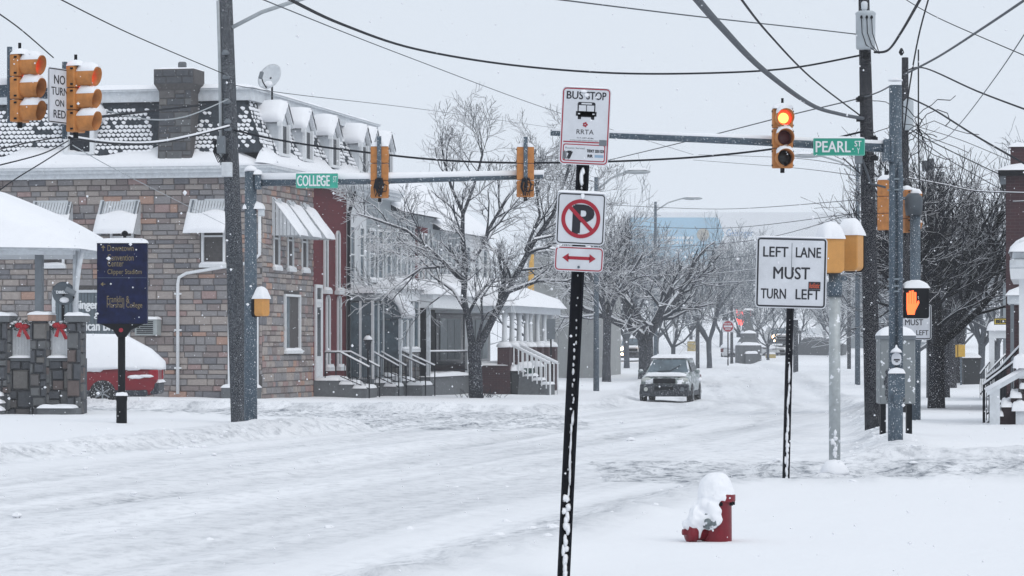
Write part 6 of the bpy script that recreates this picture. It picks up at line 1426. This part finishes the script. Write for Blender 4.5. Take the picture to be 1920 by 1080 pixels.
# ================================================================ WIRES
def wire(pts, r, label, m=None, snow=False, name='overhead_wire', group='overhead wires'):
    P = [W(*p) for p in pts]; out_ = []
    for i in range(len(P)-1):
        p0_, p1_, p2_, p3_ = P[max(i-1,0)], P[i], P[i+1], P[min(i+2,len(P)-1)]
        for k in range(8):
            t = k/8; out_.append(.5*((2*p1_)+(p2_-p0_)*t+(2*p0_-5*p1_+4*p2_-p3_)*t*t+(3*p1_-p0_-3*p2_+p3_)*t**3))
    out_.append(P[-1]); b = MB(); b.tube(out_, r, 6); o = tag(b.build(name, m or CABLE, None, True), label, 'wire', group)
    if snow: b = MB(); b.tube([p+UPV*r*.8 for p in out_], r*.95, 5); b.build('snow', SNOW, o, True)
wire([(100,-8,30),(250,66,38),(428,142,48.6)], .008, 'wire slanting down to the weathered pole from above the chimney')
wire([(530,-8,24),(640,45,30),(780,92,36),(960,122,41),(1150,137,44),(1330,137,46),(1480,128,47),(1612,104,47.4)], .016, 'long black cable sagging from overhead to the transformer pole')
wire([(480,-6,40),(760,105,60),(1050,212,90),(1300,290,130)], .010, 'thin wire running diagonally down behind the bus stop sign', CABLEG)
wire([(1030,-3,34),(1300,30,40),(1500,52,45),(1605,64,47.3)], .010, 'wire reaching the transformer can from the top edge', CABLEG)
wire([(1300,-10,22),(1350,48,26),(1430,130,33),(1520,196,41),(1575,214,45),(1618,222,47.3)], .032, 'thick twisted cable bundle drooping onto the tarred pole', CABLEG)
wire([(1385,-8,26),(1440,62,33),(1520,145,41),(1612,216,47.3)], .012, 'thinner wire falling beside the thick cable bundle')
wire([(438,244,48.6),(520,262,48.5),(640,280,48),(840,301,48),(1050,305,48),(1300,295,47.6),(1500,272,47.5),(1620,246,47.4)], .017, 'black cable strung between the two utility poles over the road')
wire([(1130,303,80),(1300,262,64),(1480,216,54),(1620,182,47.5),(1672,160,40)], .011, 'span wire rising to the top of the galvanised mast', CABLEG)
wire([(1640,98,47.4),(1665,94,46),(1690,60,42),(1728,-6,36)], .020, 'twisted service cable climbing from the transformer')
wire([(1695,140,40),(1760,106,36),(1850,48,30),(1930,-6,26)], .014, 'thick guy wire rising right from the galvanised mast', CABLEG)
wire([(1700,132,62),(1735,128,58),(1830,170,50),(1930,208,44)], .016, 'dark cable leaving the slim pole down to the right')
wire([(1702,182,62),(1750,205,58),(1830,255,52),(1930,312,48)], .018, 'dark cable running from slim pole over the brick chimney')
wire([(1742,-6,40),(1722,70,42),(1705,165,44),(1695,245,46)], .012, 'near-vertical wire dropping beside the galvanised mast')
wire([(1690,-6,40),(1760,34,36),(1930,108,30)], .006, 'fine wire crossing the upper right sky')
wire([(1930,50,30),(1870,140,36),(1800,232,44),(1765,262,52),(1720,265,60)], .007, 'fine wire curving down to the tangle right of the mast', CABLEG)
wire([(1702,240,62),(1760,272,63),(1880,330,66)], .013, 'service drop from slim pole to the brick house eave')
wire([(1702,246,62),(1780,300,64),(1890,362,66)], .010, 'second service drop to the brick house wall')
wire([(1722,238,62),(1800,262,64),(1892,300,66)], .008, 'upper service drop to the brick chimney')
wire([(1700,333,62),(1770,346,64),(1830,358,66),(1925,362,62)], .013, 'snow-lined cable sagging before the brick house', snow=True)
wire([(1700,318,62),(1760,348,75),(1800,368,90),(1880,377,70),(1930,377,60)], .012, 'lower snow-lined cable passing the dark tree', snow=True)
wire([(130,258,33),(210,268,38),(290,268,42),(360,255,46),(430,237,48.5)], .020, 'heavy snow-lined cable drooping from the signals to weathered pole', snow=True)
wire([(180,220,33),(300,206,40),(385,196,45)], .016, 'black signal cable running towards the weathered pole')
wire([(200,208,34),(280,224,40),(350,218,44),(428,186,48.5)], .010, 'pale slack wire looping in front of the stone chimney', STEELP)
wire([(128,264,33),(80,288,30),(-10,312,27)], .007, 'wire fanning left from the signals past the roof edge')
wire([(136,268,33),(90,298,32),(30,335,30),(-8,362,29)], .007, 'steeper wire fanning down-left towards the porch roof')
wire([(122,256,33),(60,266,30),(-10,282,27)], .007, 'flattest wire fanning left from the signals')
wire([(136,272,33),(240,330,44),(420,420,70),(520,470,84)], .006, 'fine pale wire crossing the stone wall diagonally', STEELP)
wire([(-10,20,26),(40,56,29),(100,108,33)], .007, 'wire entering at upper left above the traffic lights')
wire([(440,160,48.6),(560,178,60),(800,206,90),(1040,240,130)], .008, 'fine wire following the terrace roofline', CABLEG)
for i, (a, b_, c) in enumerate((((1100,382,150),(1350,392,140),(1618,374,100)), ((1100,420,150),(1350,428,140),(1618,398,100)), ((1120,470,160),(1400,452,140),(1618,395,95)), ((1100,520,140),(1350,512,130),(1618,470,95)), ((1100,536,140),(1350,530,130),(1618,512,95)), ((1120,500,160),(1400,480,140),(1618,430,95)))):
    wire([a, b_, c], .014, 'faint snow-lined wire strung across the far street' if i in (3,4) else 'faint bare wire strung across the far street', CABLEG, snow=(i in (3,4)), group='distant wires across the far street')
wire([(1310,290,110),(1480,296,80),(1612,314,47.5)], .008, 'low fine wire ending at the tarred pole', CABLEG); wire([(1300,300,110),(1480,314,80),(1612,330,47.5)], .008, 'lowest fine wire ending at the tarred pole', CABLEG)
b = MB(); rq = random.Random(6); c0 = W(1722,240,58)
for k in range(16):
    p = [c0]; d = Vector((rq.gauss(0,1),rq.gauss(0,.4),rq.gauss(-.4,1)))
    for q in range(6): d = d+Vector((rq.gauss(0,.9),rq.gauss(0,.5),rq.gauss(-.1,.9))); p.append(p[-1]+d.normalized()*rq.uniform(.12,.3))
    b.tube(p, .010, 4)
b.tube([c0+Vector((0,0,1.6)),c0,c0+Vector((.02,0,-1.2)),c0+Vector((-.03,0,-2.4)),c0+Vector((-.1,0,-3.6))],.016,5)
tag(b.build('wire_tangle', CABLE, None, True), 'tangle of loose black wires hanging right of the mast', 'wire')

# ================================================================ FALLING SNOW AND SNOWY AIR
rs = np.random.RandomState(9); N = 26000
Yf = 7+140*rs.rand(N)**.75; Xf = (rs.rand(N)*2-1)*(.20*Yf+1); Zf = rs.rand(N)*(.16*Yf+2.2)
ok = Zf > ground_z(Xf, Yf, False)+.05; Xf, Yf, Zf = Xf[ok], Yf[ok], Zf[ok]; N = len(Xf); rf_ = rs.uniform(.003,.0075,N)
octa = np.array([(1,0,0),(-1,0,0),(0,1,0),(0,-1,0),(0,0,1),(0,0,-1)],float); fo_ = np.array([(0,2,4),(2,1,4),(1,3,4),(3,0,4),(2,0,5),(1,2,5),(3,1,5),(0,3,5)])
vv = (np.stack([Xf,Yf,Zf],-1)[:,None,:]+octa[None]*rf_[:,None,None]*rs.uniform(.7,1.3,(N,6,1))).reshape(-1,3); ff = (fo_[None]+(np.arange(N)*6)[:,None,None]).reshape(-1,3)
me = bpy.data.meshes.new('falling_snow'); me.vertices.add(len(vv)); me.vertices.foreach_set('co', vv.ravel()); me.loops.add(ff.size); me.loops.foreach_set('vertex_index', ff.ravel()); me.polygons.add(len(ff)); me.polygons.foreach_set('loop_start', np.arange(len(ff))*3); me.polygons.foreach_set('loop_total', np.full(len(ff),3)); me.update(calc_edges=True); me.materials.append(SNOWF)
fs_ = bpy.data.objects.new('falling_snow', me); COL.objects.link(fs_); tag(fs_, 'fine snowflakes falling through the air', 'snowfall', kind='stuff')
HAZE_D = .0006
m, nt, bs_ = newmat('snowy_air'); nt.nodes.remove(bs_); pv = nt.nodes.new('ShaderNodeVolumePrincipled'); pv.inputs['Color'].default_value = (.96,.975,1,1); pv.inputs['Density'].default_value = HAZE_D; nt.links.new(pv.outputs[0], nt.nodes['Material Output'].inputs['Volume'])
b = MB(); b.bx(-930,930,-40,930,-4,34); hz_ = b.build('haze', m); tag(hz_, 'thin snowy air over the street', 'haze', kind='stuff')
